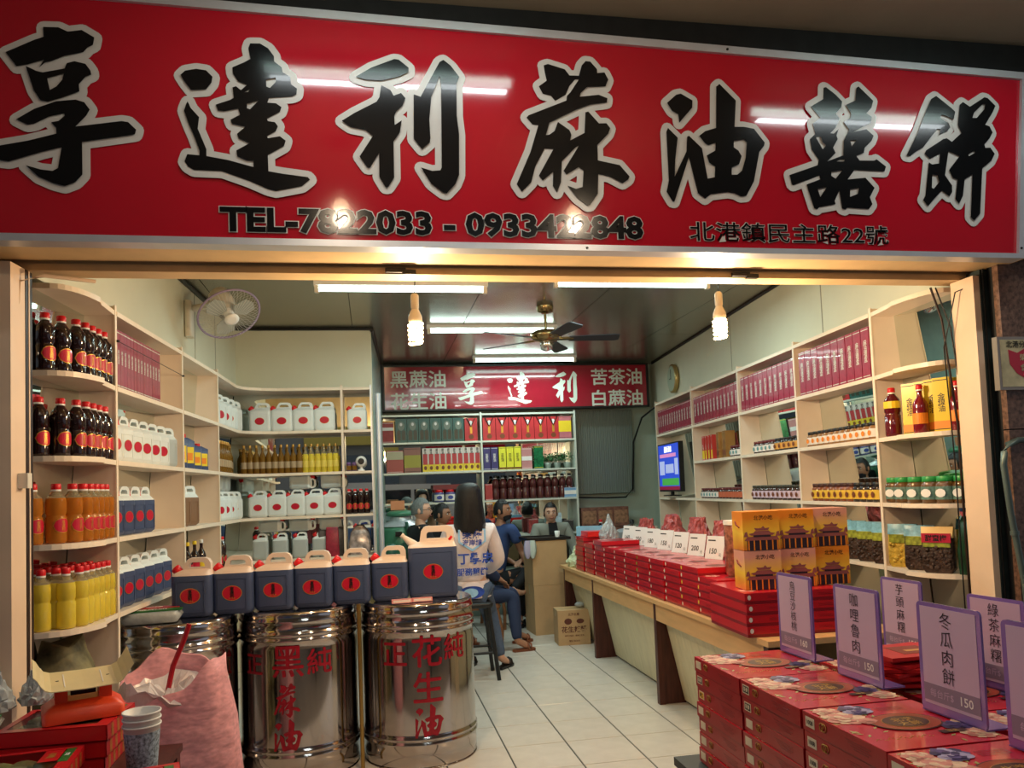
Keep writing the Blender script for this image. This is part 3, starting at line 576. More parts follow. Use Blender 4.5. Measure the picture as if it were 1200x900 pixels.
def bottle(h, r_, liquid, capm, label=0, waist=True, capband=True, neck=.3, name='oil_bottle', clear=None, lz=.3, lcol=labred, n=12, caph=.09):
    b = M(); k = h/.27
    if waist: prof = [(r_*.8, 0), (r_*.98, .006*k), (r_, .02*k), (r_, .115*k), (r_*.9, .122*k), (r_*.9, .130*k), (r_, .138*k), (r_, .185*k), (r_*.92, .205*k), (r_*.55, .225*k), (r_*.40, .235*k), (r_*.38, .248*k)]
    else: prof = [(r_*.9, 0), (r_, .006*k), (r_, .155*k), (r_*.85, .175*k), (r_*.42, .20*k), (r_*.34, .215*k), (r_*.34, .248*k)]
    if liquid in (amber, yellow_oil):
        b.lathe(prof[:9] if waist else prof[:4], n, liquid); b.lathe(prof[8:] if waist else prof[3:], n, petclear)
    else: b.lathe(prof, n, liquid)
    cp = M(); cr = r_*.46 if waist else r_*.42
    if capband: cp.lathe([(cr*1.04, .236*k), (cr*1.04, .244*k)], n, white)
    cp.lathe([(cr, .244*k), (cr*1.04, .247*k), (cr*1.04, .266*k), (cr*.9, .27*k)], n, capm)
    parts = [['body', b, None, None], ['cap', cp, None, None]]
    if label:
        lb = M()
        if label == 1:      # oval label wrapped on the cylinder
            m_ = 9; lw, lh = 1.0, .034*k
            for ring, (sc_, cm, ro) in enumerate([(1.0, gold, .0008), (.9, lcol, .0014)]):
                vs = []; fs = []
                for i in range(m_+1):
                    a = -lw*sc_+2*lw*sc_*i/m_; hh = lh*sc_*math.sqrt(max(0.0, 1-(a/(lw*sc_))**2))
                    x, y = (r_+ro)*math.sin(a), -(r_+ro)*math.cos(a)
                    vs += [(x, y, lz*h-hh), (x, y, lz*h+hh)]
                for i in range(m_): fs.append((2*i, 2*i+2, 2*i+3, 2*i+1))
                lb.add(vs, fs, cm)
            lb.text(vert('享達利'), .018*k, gold, front(0, -r_-.0022, lz*h), 0, line=.85)
        else:               # wrap-around band
            vs = []; fs = []; m_ = 12
            for i in range(m_+1):
                a = -1.5+3.0*i/m_; x, y = (r_+.001)*math.sin(a), -(r_+.001)*math.cos(a); vs += [(x, y, lz*h-.03*k), (x, y, lz*h+.03*k)]
            for i in range(m_): fs.append((2*i, 2*i+2, 2*i+3, 2*i+1))
            lb.add(vs, fs, lcol)
        parts.append(['label', lb, None, None])
    return kind(name, 'bottle', parts)

def tallbox(w_, d, h, m, stripe=gold, txt=None, name='gift_box', band=None, pal=None):
    b = M(); b.box(-w_/2, -d/2, 0, w_/2, d/2, h, m)
    p = M(); y = -d/2-.0008
    if txt: p.text(vert(txt), min(w_*.45, h*.8/len(txt)), stripe, front(0, y, h*.54), .01, line=.85)
    p.box(-w_*.46, y-.0003, h*.04, w_*.46, y+.0006, h*.055, stripe); p.box(-w_*.46, y-.0003, h*.945, w_*.46, y+.0006, h*.96, stripe)
    if band: p.box(-w_*.5, y-.0002, h*band[0], w_*.5, y+.0006, h*band[1], band[2])
    parts = [['carton', b, None, None], ['print', p, None, None]]
    return kind(name, 'box', parts)

def jar(r_, h, body, lid, lab, name='jar', lab2=None, n=12):
    b = M(); b.lathe([(r_*.85, 0), (r_, .004), (r_, h*.70), (r_*.80, h*.80)], n, body)
    c = M(); c.lathe([(r_*.84, h*.80), (r_*.86, h*.81), (r_*.86, h*.98), (r_*.8, h)], n, lid)
    l = M(); vs = []; fs = []
    for i in range(9):
        a = -1.35+2.7*i/8; x, y = (r_+.0008)*math.sin(a), -(r_+.0008)*math.cos(a); vs += [(x, y, h*.14), (x, y, h*.62)]
    for i in range(8): fs.append((2*i, 2*i+2, 2*i+3, 2*i+1))
    l.add(vs, fs, lab)
    if lab2: l.ell(0, h*.38, r_*.55, h*.16, -r_-.002, lab2, 10)
    return kind(name, 'jar', [['body', b, None, None], ['lid', c, None, None], ['label', l, None, None]])

def row(k, fr, s0, s1, n, t, z, what, where, group, order='from the front', scale=None, yawj=.04, extra=None, catfix=None):
    """n copies spread over s0..s1 of a shelf wall"""
    for i in range(n):
        s = s0+(s1-s0)*(i+.5)/n; tt = t(i) if callable(t) else t
        place(k, fr(s, tt, z+.001), fr.rz+jit(yawj), '%s, %s %s %s' % (what, ORD[i], order, where), group, scale)

# left unit 1: bottles that follow the curved edge
dark_b = bottle(.262, .0415, darkoil, red, 1); amber_b = bottle(.262, .043, amber, red, 1); yell_b = bottle(.262, .039, yellow_oil, red, 0)
def curve_pts(n, z, inset, s_near=-.47, s_far=-.045):
    out = []; D = dep(z)
    for i in range(n):
        f = i/(n-1); s = s_near+(s_far-s_near)*f
        u = max(0, min(1, (-s-.22)/.31)); edge_t = -.02 + (D+.02)*(u**2.6)
        out.append((s, min(D-.05, edge_t+inset)))
    return out
for z, k, n, nm, shelf in ((2.14, dark_b, 7, 'dark oil bottle with red cap', 'top'), (1.77, dark_b, 7, 'dark oil bottle with red cap', 'second'), (1.39, amber_b, 8, 'amber oil bottle with red cap', 'third')):
    for i, (s, t) in enumerate(curve_pts(n, z, .055)):
        place(k, LF(s, t, z+.001), LF.rz-.5+.5*i/n+jit(.1), '%s, %s from left, %s shelf, curved left unit' % (nm, ORD[i], shelf), nm+'s on the %s left shelf' % shelf)
for j in range(3):
    for i, (s, t) in enumerate(curve_pts([7, 7, 6][j], 1.02, .04+.085*j, s_near=[-.42, -.47, -.47][j])):
        tt = .030+.080*j + (.03 if i == 0 and j < 2 else 0)
        if tt > dep(1.02)-.03: continue
        place(yell_b, LF(s, tt, 1.021), jit(3), 'yellow oil bottle, %s from left in the %s row, lowest shelf of curved left unit' % (ORD[i], ['front', 'middle', 'back'][j]), 'yellow oil bottles on the lowest left shelf')
# left unit 2
pinkb = tallbox(.047, .10, .30, pinkbox, silv, '麻油禮盒'); pinkw = tallbox(.098, .11, .30, pinkbox, silv, '麻油禮盒')
row(pinkb, LF, .06, .74, 14, .06, 2.14, 'tall pink-red gift box', 'in the bay beside the dark bottles', 'pink-red boxes on the left wall', yawj=.02)
wj = jug(.168, .20, .115, .085, jugwhite, jugwhite, red, 1, .045); wjp = jug(.168, .20, .115, .085, jugclear, jugwhite, red, 0)
def side_jug(k, fr, s, t, z, yaw_, label, group, sc=1): place(k, fr(s, t, z+.001), fr.rz+yaw_, label, group, sc)
for i in range(7):
    side_jug(wj if i < 6 else wjp, LF, .11+.150*i, .075, 1.77, -R_(6+3*i), 'white jug with red oval label, %s from front in second left unit' % ORD[i] if i < 6 else 'plain white jug without a label at the end of the second left unit', 'white jugs on the left wall', .86)
dj = jug(.172, .205, .12, .085, jugdark, jugwhite, red, 1, .045)
for i in range(4): side_jug(dj, LF, .11+.160*i, .08, 1.39, -R_(10), 'dark jug with white top, %s from front, third shelf, second left unit' % ORD[i], 'dark jugs on the left wall third shelf', .88)
for i in range(6): side_jug(dj, LF, .10+.158*i, .08, 1.02, -R_(12), 'dark jug with white top, %s from front, lowest shelf, second left unit' % ORD[i], 'dark jugs on the low left shelf', .88)
for i in range(2): side_jug(dj, LF, .16+.19*i, .185, 1.02, -R_(5), 'dark jug in the back row of the lowest left shelf, %s from front' % ORD[i], 'dark jugs on the low left shelf', .88)
b = M(); b.tube([LF(.02, -.012, 2.37), LF(1.13, -.012, 2.36)], .002, 5, blackm); b.lathe([(.008,0),(.008,.01)], 8, blackm, *LF(.02, -.012)[:2], 2.365); b.lathe([(.008,0),(.008,.01)], 8, blackm, *LF(1.13, -.012)[:2], 2.355)
single('guard_wire', b, 'thin guard wire stretched across the pink-red boxes on the left wall', 'wire')
# left unit 3
sq = M(); sq.loft([rrect(.13,.10,.015,0), rrect(.135,.105,.015,.01), rrect(.135,.105,.015,.19), rrect(.06,.06,.02,.215)], jugdark)
sqc = M(); sqc.lathe([(.022,.215),(.022,.24)], 10, red); sql = M(); sql.box(-.045,-.0545,.04,.045,-.052,.15, yellowp); sql.box(-.03,-.0555,.06,.03,-.0545,.11, orange)
sqk = kind('oil_can', 'can', [['body', sq, None, None], ['cap', sqc, None, None], ['label', sql, None, None]])
for i in range(4): place(sqk, LF(1.26+.175*i, .085, 1.771), LF.rz-R_(20), 'dark square oil can with picture label, %s from front in narrow left unit' % ORD[i], 'square oil cans in the narrow left unit', (1, 1, 1.0 if i < 2 else .82))
bj = jug(.19, .19, .11, .08, pm('brown_jug', (150, 116, 88), .4, trans=.2), jugwhite, red, 0)
for i in range(2): place(bj, LF(1.29+.20*i, .09, 1.391), LF.rz-R_(20), 'jug of light brown oil, %s from the front in the narrow left unit' % ORD[i], 'light brown jugs in the narrow left unit')
vin = bottle(.26, .033, darkoil, yellowp, 2, False, False, lcol=labred, name='sauce_bottle', lz=.32); vin2 = bottle(.26, .033, darkoil, white, 2, False, False, lcol=yellowp, name='sauce_bottle', lz=.32)
for i in range(4): place(vin2 if i == 3 else vin, LF(1.25+.17*i, .06, 1.021), LF.rz-R_(30), 'dark sauce bottle with %s cap, %s from front in narrow left unit' % ('white' if i == 3 else 'yellow', ORD[i]), 'sauce bottles in the narrow left unit')
# corner unit
wjc = jug(.205, .20, .12, .085, jugwhite, jugwhite, red, 1, .045)
def corner_line(n, z, s0, x0, x1, nside, k, lab, grp, sc=1, yoff=0, side_t=.10):
    for i in range(nside):
        place(k, LF(s0+(2.98-s0)*(i+.5)/nside, side_t, z+.001), LF.rz-R_(10)-R_(55)*i/nside, lab % (ORD[i], 'from front, wall side'), grp, sc)
    for i in range(n):
        place(k, (x0+(x1-x0)*(i+.5)/n, CY_+.10+yoff, z+.001), jit(.04), lab % (ORD[i], 'from left, facing side'), grp, sc)
corner_line(4, 2.14, 2.12, -1.05, -.31, 5, wjc, 'white jug with red label on top corner shelf, %s %s', 'white jugs on the top corner shelf', .92)
gb = bottle(.255, .027, goldoil, pm('gold_cap', (190, 150, 80), .3, .6), 2, False, False, lcol=pm('label_pale', (170, 150, 120), .4), name='gold_oil_bottle', lz=.3)
gb2 = bottle(.255, .027, yellow_oil, pm('gold_cap', (190, 150, 80), .3, .6), 2, False, False, lcol=pm('label_yellow', (220, 200, 90), .4), name='gold_oil_bottle', lz=.3)
for i in range(14): place(gb, LF(2.10+.066*i, .05+(.0 if i < 8 else .012*(i-7)), 1.771), LF.rz, 'slim gold oil bottle, %s from front on the wall side of the corner unit' % ORD[i], 'gold oil bottles on the corner shelf')
for i in range(16): place(gb if i < 10 else gb2, (-1.10+.0525*i, CY_+.06, 1.771), jit(.1), 'slim %s oil bottle, %s from left on the facing side, corner unit' % ('gold' if i < 10 else 'bright yellow', ORD[i]), 'gold oil bottles on the corner shelf')
corner_line(5, 1.39, 2.10, -1.07, -.27, 5, wjc, 'white jug with red label on third corner shelf, %s %s', 'white jugs on the third corner shelf', .82)
def lying(k, x, y, z, label, grp, sc, rz=0):
    r_ = place(k, (x, y, z), 0, label, grp, sc); r_.rotation_euler = (0, R_(90), rz); return r_
for i in range(2): lying(wjp, -.60+.27*i-.12, CY_+.12, 1.39+.228+.075, 'plain white jug lying on its side on top of the %s standing corner jugs' % ('middle', 'right')[i], 'lying jugs on the third corner shelf', .80)
for i in range(4):
    p_ = LF(2.12+.17*i, .12, 1.39+.228+.075); lying(wjp, p_[0], p_[1], p_[2], 'plain white jug lying on the standing jugs, %s from the front at the wall side' % ORD[i], 'lying jugs on the third corner shelf', .80, PI/2)
for i in range(4): place(wjp, (-.98+.17*i, CY_+.11, 1.021), 0, 'unlabelled white jug on the lowest corner shelf, %s from the left' % ORD[i], 'white jugs on the lowest corner shelf', .80)
for i in range(3): lying(wjp, -.99+.26*i, CY_+.12, 1.02+.228+.075, 'plain white jug lying on the lowest corner jugs, %s from the left' % ORD[i], 'lying jugs on the lowest corner shelf', .80)
dbs = bottle(.25, .033, darkoil, red, 1)
for i in range(2): place(dbs, LF(2.2+.12*i, .05, 1.021), LF.rz, 'dark red-capped bottle at wall end of lowest corner shelf, %s from front' % ORD[i], 'dark bottles on the lowest corner shelf')
for i, (x, c, nm) in enumerate([(-.36, (150,40,60), 'pink'), (-.31, (70,66,66), 'dark grey'), (-.43, (60,56,60), 'black')]):
    b = M(); b.loft([rrect(.11,.06,.01,0), rrect(.12,.07,.01,.02), rrect(.11,.05,.01,.22), rrect(.10,.015,.005,.26)], pm('bag_%s' % nm.replace(' ', '_'), c, .4, var=.3, scale=30))
    single('foil_bag', b, '%s foil bag on the lowest corner shelf near the divider' % nm, 'bag', 'foil bags by the divider', (x, CY_+.07+.02*i, 1.02), .1*i)
for i in range(3):
    b = M(); b.box(-.02,-.03,0,.02,.03,.17, pm('cyl_dark', (90,40,50), .4)); b.lathe([(.02,.17),(.02,.24)], 8, paperw)
    single('tea_tube', b, 'white-topped carton tube on the lowest corner shelf, %s from the left' % ORD[i], 'tube', 'tubes on the lowest corner shelf', (-.56+.045*i, CY_+.14, 1.14), 0)
# bay with the camera
place(wjc, (-.115, CY_+.10, 2.141), 0, 'white jug with red oval label alone in the bay beside the corner unit', None, .86)
rc = root('security_camera', 'small white security camera with black lens in the narrow bay', 'camera', (-.09, CY_+.07, 1.771))
b = M(); b.lathe([(.03,0),(.03,.012),(.012,.02),(.012,.04)], 12, white); link('stand', b.mesh('stand'), rc)
b = M(); b.sphere((0,0,.085), .05, white); link('head', b.mesh('head'), rc)
b = M(); b.T = Matrix.Translation((0,-.042,.085)) @ Matrix.Rotation(PI/2,4,'X'); b.lathe([(.028,0),(.028,.01),(.02,.012)], 14, blackm); link('lens', b.mesh('lens'), rc)
for i in range(2): place(jar(.022, .08, pm('plum_glass', (90,60,90), .2), purple, goldoil), (-.20+.048*i, CY_+.08, 1.771), 0, 'small purple-lidded jar left of the security camera, %s from the left' % ORD[i], 'purple-lidded jars by the camera')
for i in range(4): place(dbs, (-.205+.052*i, CY_+.05+.02*(i % 2), 1.391), 0, 'dark bottle in the bay below the security camera, %s from the left' % ORD[i], 'dark bottles below the camera', .88)
b = M(); b.loft([rrect(.18,.12,.02,0), rrect(.20,.14,.03,.1), rrect(.16,.08,.03,.2), rrect(.06,.04,.015,.26)], pm('bag_silver', (170,160,158), .25, .4, var=.5, scale=25))
single('foil_bag', b, 'silver and pink foil bag on the lowest board of the narrow bay', 'bag', None, (-.12, CY_+.13, 1.02))

# ------------------------------------------------------------------ right wall goods
def rrow(k, s0, s1, n, t, z, what, unit, group, yawj=.03, scale=None):
    for i in range(n):
        place(k, RF(s0+(s1-s0)*(i+.5)/n, t, z+.001), RF.rz+jit(yawj), '%s, %s from front, %s' % (what, ORD[i], unit), group, scale)
pinkr = tallbox(.088, .10, .31, pinkbox, silv, '麻油禮盒'); pinkr2 = tallbox(.085, .10, .28, pinkbox, silv, '麻油禮盒')
rrow(pinkr, .03, .98, 10, .055, 2.14, 'tall pink-red gift box', 'top of unit beside curved unit', 'pink-red boxes, unit beside curved right unit', .015)
rrow(pinkr, 1.06, 2.12, 11, .055, 2.14, 'tall pink-red gift box', 'top of third right unit', 'pink-red boxes, third right unit', .015, (1, 1, .95))
rrow(pinkr, 2.18, 3.42, 13, .055, 2.14, 'tall pink-red gift box', 'top of unit by the television', 'pink-red boxes, unit by the television', .015, (1, 1, .9))
rrow(pinkr, 3.50, 4.80, 14, .055, 2.14, 'tall pink-red gift box', 'above the television', 'pink-red boxes above the television', .015, (1, 1, .9))
j_pale = jar(.036, .105, pm('sauce_pale', (150, 110, 70), .2, coat=.4), blackm, paperw, lab2=orange); j_pur = jar(.038, .115, pm('sauce_dark', (60, 34, 28), .15, coat=.5), pm('lid_dark', (50, 50, 40), .4), pm('label_lilac', (206, 186, 206), .5), lab2=brownp)
j_yel = jar(.038, .12, pm('sauce_amber', (130, 66, 28), .15, coat=.5), pm('lid_brown', (66, 34, 26), .4), pm('label_yel', (226, 190, 70), .5), lab2=brownp)
j_dk = jar(.038, .12, pm('sauce_black', (34, 22, 20), .15, coat=.5), blackm, pm('label_yel', (226, 190, 70), .5), lab2=brownp)
j_red = jar(.036, .10, pm('sauce_dark', (60, 34, 28), .15), pm('lid_maroon', (96, 30, 34), .4), paperw, lab2=pm('label_teal', (110, 160, 160), .5))
j_rust = jar(.038, .105, pm('sauce_dark', (60, 34, 28), .15), pm('lid_maroon', (96, 30, 34), .4), pm('label_rust', (190, 100, 70), .5))
j_gold = jar(.038, .10, pm('sauce_black', (34, 22, 20), .15), blackm, pm('label_gold', (214, 160, 80), .5), lab2=brownp)
rrow(j_pale, .06, .95, 12, .045, 1.77, 'small dark-lidded jar with pale label', 'beside curved unit', 'pale-label jars on the right wall')
rrow(j_dk, .06, .36, 4, .045, 1.39, 'black jar with yellow label', 'beside curved unit', 'black yellow-label jars')
rrow(j_yel, .37, .92, 7, .045, 1.39, 'amber jar with yellow label', 'beside curved unit', 'amber yellow-label jars')
rrow(j_gold, 1.10, 1.52, 5, .045, 1.77, 'black jar with gold label', 'third right unit', 'gold-label jars')
rrow(j_red, 1.54, 1.94, 5, .045, 1.77, 'jar with white label and maroon lid', 'third right unit', 'white-label jars in the third right unit')
rrow(j_pur, 1.10, 2.02, 11, .045, 1.39, 'dark jar with lilac label', 'third right unit', 'lilac-label jars')
rrow(j_rust, 2.25, 2.85, 7, .045, 1.39, 'jar with rust label', 'unit by the television', 'rust-label jars')
rrow(j_red, 2.86, 3.36, 6, .045, 1.39, 'jar with white label', 'unit by the television', 'white-label jars by the television')
rrow(j_red, 2.28, 2.50, 3, .05, 1.77, 'jar with white and maroon label', 'unit by the television', 'white-maroon jars by the gold boxes')
goldb = tallbox(.11, .09, .25, pm('gold_box', (176, 130, 74), .25, .3, var=.1), brownp, '麻油', band=(.1, .3, brownp)); slim = tallbox(.06, .06, .24, pm('slim_red_box', (196, 60, 56), .35), paperw, '麵線', band=(.05, .4, yellowp))
rrow(goldb, 2.56, 2.90, 2, .07, 1.77, 'gold-brown carton', 'unit by the television', 'gold-brown cartons', .25)
rrow(slim, 2.96, 3.30, 4, .06, 1.77, 'slim red and yellow carton', 'unit by the television', 'slim cartons', .2)
# television
tv = root('television', 'flat television showing a blue news screen among the far right shelves', 'television', RF(4.28, -.02, 1.41), RF.rz)
b = M(); b.box(-.42, -.02, .05, .42, .03, .60, blackm); link('frame', b.mesh('frame'), tv)
b = M(); b.box(-.12, -.06, 0, .12, .08, .012, blackm); b.box(-.03, 0, .01, .03, .025, .06, blackm); link('stand', b.mesh('stand'), tv)
def em(name, rgb, e): return pm(name, rgb, .5, emit=e)
b = M(); y = -.0215; b.box(-.40, y, .07, .40, y+.001, .585, em('screen_blue', (40, 70, 190), .8))
for x0, z0, x1, z1, c in [(-.40,.07,.40,.11,em('screen_red',(120,20,50),.8)), (-.28,.12,.38,.20,em('screen_green',(60,140,60),.9)), (-.36,.24,-.16,.40,em('screen_grey',(150,160,200),.9)), (-.12,.26,.2,.36,em('screen_grey',(150,160,200),.9)), (-.34,.44,.30,.48,em('screen_pink',(190,120,170),.9)), (.24,.24,.37,.42,em('screen_grey',(150,160,200),.9))]:
    b.box(x0, y-.001, z0, x1, y, z1, c)
b.text('最新消息', .075, em('screen_white', (240, 240, 255), 1.0), front(0, y-.002, .53), .0, bold=.02)
link('screen', b.mesh('screen'), tv)
# round clock high on the right wall
ck = root('wall_clock', 'round wall clock with gold rim high on the right wall', 'clock', RF(4.52, .16, 2.62), RF.rz)
b = M(); b.T = Matrix.Translation((0,0,.16)) @ Matrix.Rotation(PI/2,4,'X'); b.lathe([(.15,0),(.17,.01),(.17,.045),(.15,.05)], 28, pm('clock_rim', (190,166,110), .3,.6)); link('rim', b.mesh('rim'), ck)
b = M(); b.T = Matrix.Translation((0,-.047,.16)) @ Matrix.Rotation(PI/2,4,'X'); b.lathe([(.148,0),(.148,.005)], 28, pm('clock_face', (170,190,170), .3)); b.T = None
link('face', b.mesh('face'), ck)
b = M(); b.box(-.004,-.056,.15,.004,-.053,.27,blackm); b.box(-.07,-.056,.156,.0,-.053,.164,blackm); link('hands', b.mesh('hands'), ck)
# front right curved unit
bigb = bottle(.285, .045, pm('vinegar_red', (92, 16, 30), .1, coat=.5), red, 0, name='vinegar_bottle')
r_ = place(bigb, RF(-.11, .04, 1.771), RF.rz+.3, 'large dark red bottle with yellow label and red cap, curved right unit')
b = M(); b.lathe([(.0465,.165),(.0465,.205)], 14, yellowp, smooth=False); link('label', b.mesh('label'), r_)
vb = bottle(.265, .04, pm('vinegar_red2', (120, 22, 34), .1, coat=.5), red, 2, False, lcol=orange, name='vinegar_bottle')
place(vb, RF(-.395, .03, 1.771), RF.rz+.5, 'dark red slim-necked bottle with orange label in front of yellow boxes')
place(vb, RF(-.53, .15, 1.771), RF.rz, 'dark red bottle at the outer end of the curved right shelf')
yb = tallbox(.085, .075, .29, pm('box_yellow', (232, 200, 40), .3), blackink, '金線油', band=(.06, .2, orange))
for i, (s, t) in enumerate([(-.24, .085), (-.32, .11), (-.40, .115), (-.47, .12)]): place(yb, RF(s, t, 1.771), RF.rz+R_(35), 'yellow gift box, %s from the left on the curved right unit' % ORD[i], 'yellow boxes on the curved right unit')
j_gr = jar(.052, .145, pm('pickle', (110, 74, 30), .12, trans=.2, coat=.4), green, pm('label_green', (96, 130, 120), .5, var=.4, scale=60), lab2=white)
for i, (s, t) in enumerate([(-.07, .05), (-.16, .05), (-.22, .12), (-.30, .04), (-.40, .06), (-.48, .09), (-.55, .14)]):
    place(j_gr, RF(s, t, 1.391), RF.rz+R_(25), 'green-lidded jar of pickles, %s from the left on the curved right unit' % ORD[i], 'green-lidded jars')
nuts = pm('dark_nuts', (62, 44, 36), .5, var=.6, scale=50, bump=.8, bscale=60)
def pouch(hcol, name, bodym, band=None, txt=None, w_=.16, h=.245):
    b = M(); b.loft([rrect(w_*.8,.05,.01,0), rrect(w_,.055,.015,.02), rrect(w_*.98,.06,.015,h*.4), rrect(w_*.97,.03,.008,h*.8), rrect(w_,.008,.003,h)], bodym)
    hd = M(); hd.loft([rrect(w_*1.0,.045,.008,h*.76), rrect(w_*.99,.033,.006,h*.82), rrect(w_*1.01,.012,.003,h*1.001)], hcol, cap=False); hd.box(-w_*.42, -.030, h*.56, w_*.42, -.022, h*.76, pm('pouch_picture', (150, 160, 60), .35, var=.6, scale=35))
    l = M()
    for i in range(24):
        a = random.uniform(-w_*.4, w_*.4); z = random.uniform(.02, h*.55); l.sphere((a, -.026, z), .012, nuts if bodym is nuts else bodym, 6, 4)
    parts = [['pouch', b, [['header', hd, None, None]], None], ['contents', l, None, None]]
    if txt:
        t_ = M(); t_.box(-w_*.45, -.034, h*.66, w_*.45, -.026, h*.86, labred); t_.text(txt, .036, blackink, front(0, -.036, h*.76), .02); parts.append(['print', t_, None, None])
    return kind('snack_pouch', 'pouch', parts)
blueh = pm('pouch_header_blue', (120, 176, 200), .25, var=.25, scale=40); creamh = pm('pouch_header_cream', (236, 200, 130), .3)
chips = pm('yellow_chips', (214, 180, 70), .5, var=.3, scale=40, bump=.6)
for i, (s, t, k, nm) in enumerate([(-.10, .06, pouch(blueh, 'a', chips), 'pouch of yellow chips with blue header on the curved right unit'), (-.28, .05, pouch(blueh, 'b', nuts), 'pouch of dark nuts with blue header, middle of the curved right unit'),
                                   (-.44, .05, pouch(creamh, 'c', nuts, None, '甜蜜梅'), 'pouch of dark plums with cream header and red label')]):
    place(k, RF(s, t, 1.021), RF.rz+R_(40), nm, 'snack pouches on the lowest curved board')
b = M(); b.loft([rrect(.03,.05,.01,0), rrect(.03,.05,.01,.19), rrect(.02,.02,.006,.22)], blackm); single('umbrella_case', b, 'narrow black case between two snack pouches', 'case', None, RF(-.19, .05, 1.021), RF.rz)
b = M(); b.loft([rrect(.12,.10,.02,0), rrect(.13,.10,.02,.12), rrect(.12,.06,.02,.27), rrect(.10,.02,.008,.30)], pm('green_bag', (24, 62, 44), .25, var=.4, scale=15)); single('green_bag', b, 'dark green glossy bag at the outer end of the lowest curved right board', 'bag', None, RF(-.58, .15, 1.021), RF.rz+.3)
pk = pouch(blueh, 'd', nuts)
for i in range(4): place(pk, RF(.08+.18*i, .06, 1.021), RF.rz+R_(30), 'pouch of dark snacks, %s from front, low board beside curved unit' % ORD[i], 'pouches beside the curved unit')

# ------------------------------------------------------------------ back wall goods
def bitem(k, x, z, label, grp=None, y=BY+.07, rz=0, sc=None): return place(k, (x, y, z+.001), rz, label, grp, sc)
teal = pm('teal_box', (44, 92, 88), .3, var=.08); redbag = pm('red_bag_box', (190, 50, 56), .35, var=.08)
tb = M(); tb.box(-.086, -.05, 0, .086, .05, .29, teal); tp = M()
for x in (-.038, .038): tp.box(x-.026, -.053, .03, x+.026, -.05, .13, pm('window_dark', (60, 60, 50), .3)); tp.ell(x, .13, .026, .02, -.0505, MATS['window_dark'], 12)
tp.ell(0, .20, .05, .055, -.0505, pm('oval_grey', (120, 130, 120), .4), 18); tp.ell(0, .22, .02, .02, -.0515, paperw, 10)
tealk = kind('gift_box', 'box', [['carton', tb, None, None], ['print', tp, None, None]])
rb = M(); rb.box(-.078, -.05, 0, .078, .05, .28, redbag); rp = M()
rp.tube([(-.05, -.054, .28), (-.02, -.056, .22), (.0, -.056, .17), (.02, -.056, .22), (.05, -.054, .28)], .007, 5, blackm); rp.ell(0, .22, .02, .03, -.0505, paperw, 12); rp.ell(.0, .05, .032, .03, -.0505, brownp, 12); rp.box(-.014, -.052, .09, .014, -.05, .18, gold)
redk = kind('gift_bag', 'box', [['carton', rb, None, None], ['print', rp, None, None]])
bitem(tallbox(.15, .1, .25, pm('dull_red_box', (150, 44, 50), .4, var=.2, scale=20), paperw, None, band=(.6, .75, paperw)), .20, 2.165, 'dull red carton at the left end of the top back shelf')
for i in range(6): bitem(tealk, .365+.139*i, 2.165, 'dark teal gift box with oval, %s from the left on the top back shelf' % ORD[i], 'teal gift boxes on the back shelf', sc=(.78, 1, 1))
bitem(redk, 1.215, 2.165, 'red gift carton with black cord, alone left of the back shelf divider')
for i in range(6): bitem(redk, 1.44+.162*i, 2.165, 'red gift carton with black cord, %s right of the back shelf divider' % ORD[i], 'red cartons with black cords')
bitem(tallbox(.16, .1, .28, pm('pink_box', (190, 110, 120), .4, var=.1), blackink, '冬粉', band=(.3, .8, yellowp)), 2.40, 2.165, 'pink carton with yellow label at the right end of the top back shelf')
bitem(tallbox(.20, .1, .27, pm('rose_box', (176, 84, 78), .4), paperw, None, band=(.6, .95, pm('beige', (190, 180, 150), .5))), .28, 1.80, 'rose and beige carton at the left of the second back shelf')
bitem(tallbox(.20, .1, .30, pm('mauve_box', (150, 100, 90), .4), blackink, None, band=(.2, .7, pm('olive', (170, 160, 70), .5))), .49, 1.80, 'mauve carton with olive label on the second back shelf')
nb = M(); nb.box(-.045, -.04, 0, .045, .04, .29, pm('noodle_box', (226, 216, 210), .4)); npn = M()
npn.box(-.044, -.0415, .005, .044, -.04, .10, yellowp); npn.box(-.035, -.042, .09, .035, -.0405, .22, pm('noodle_red', (190, 60, 66), .4)); npn.text(vert('麻油'), .04, blackink, front(0, -.043, .25), .01); npn.ell(0, .05, .025, .025, -.0425, brownp, 10)
nk = kind('noodle_box', 'box', [['carton', nb, None, None], ['print', npn, None, None]])
for i in range(10): bitem(nk, .645+.071*i, 1.80, 'slim white, red and yellow carton, %s from left on second back shelf' % ORD[i], 'slim cartons on the second back shelf', sc=(.76, 1, 1))
blk = tallbox(.085, .08, .28, pm('navy_box', (56, 54, 110), .35), paperw, '苦茶油'); yk = tallbox(.085, .08, .28, pm('yellow_box2', (226, 220, 60), .35), blackink, '花生油', band=(.02, .1, brownp))
for i in range(2): bitem(blk, 1.40+.095*i, 1.80, 'navy carton, %s right of the back shelf divider' % ORD[i], 'navy cartons')
for i in range(3): bitem(yk, 1.595+.095*i, 1.80, 'bright yellow carton, %s from the left on the second back shelf' % ORD[i], 'yellow cartons on the back shelf')
bitem(tallbox(.13, .08, .26, pm('dusty_pink', (190, 130, 130), .4, var=.1), paperw, None, band=(.4, .6, paperw)), 1.90, 1.80, 'dusty pink carton on the second back shelf')
bitem(tallbox(.12, .08, .28, pm('green_foil', (20, 110, 70), .2, .3, var=.6, scale=40), yellowp, None), 2.05, 1.80, 'shiny green foil carton on the second back shelf')
leafm = pm('leaf', (62, 120, 70), .5, var=.3, scale=30); potm = pm('pot', (120, 130, 120), .4)
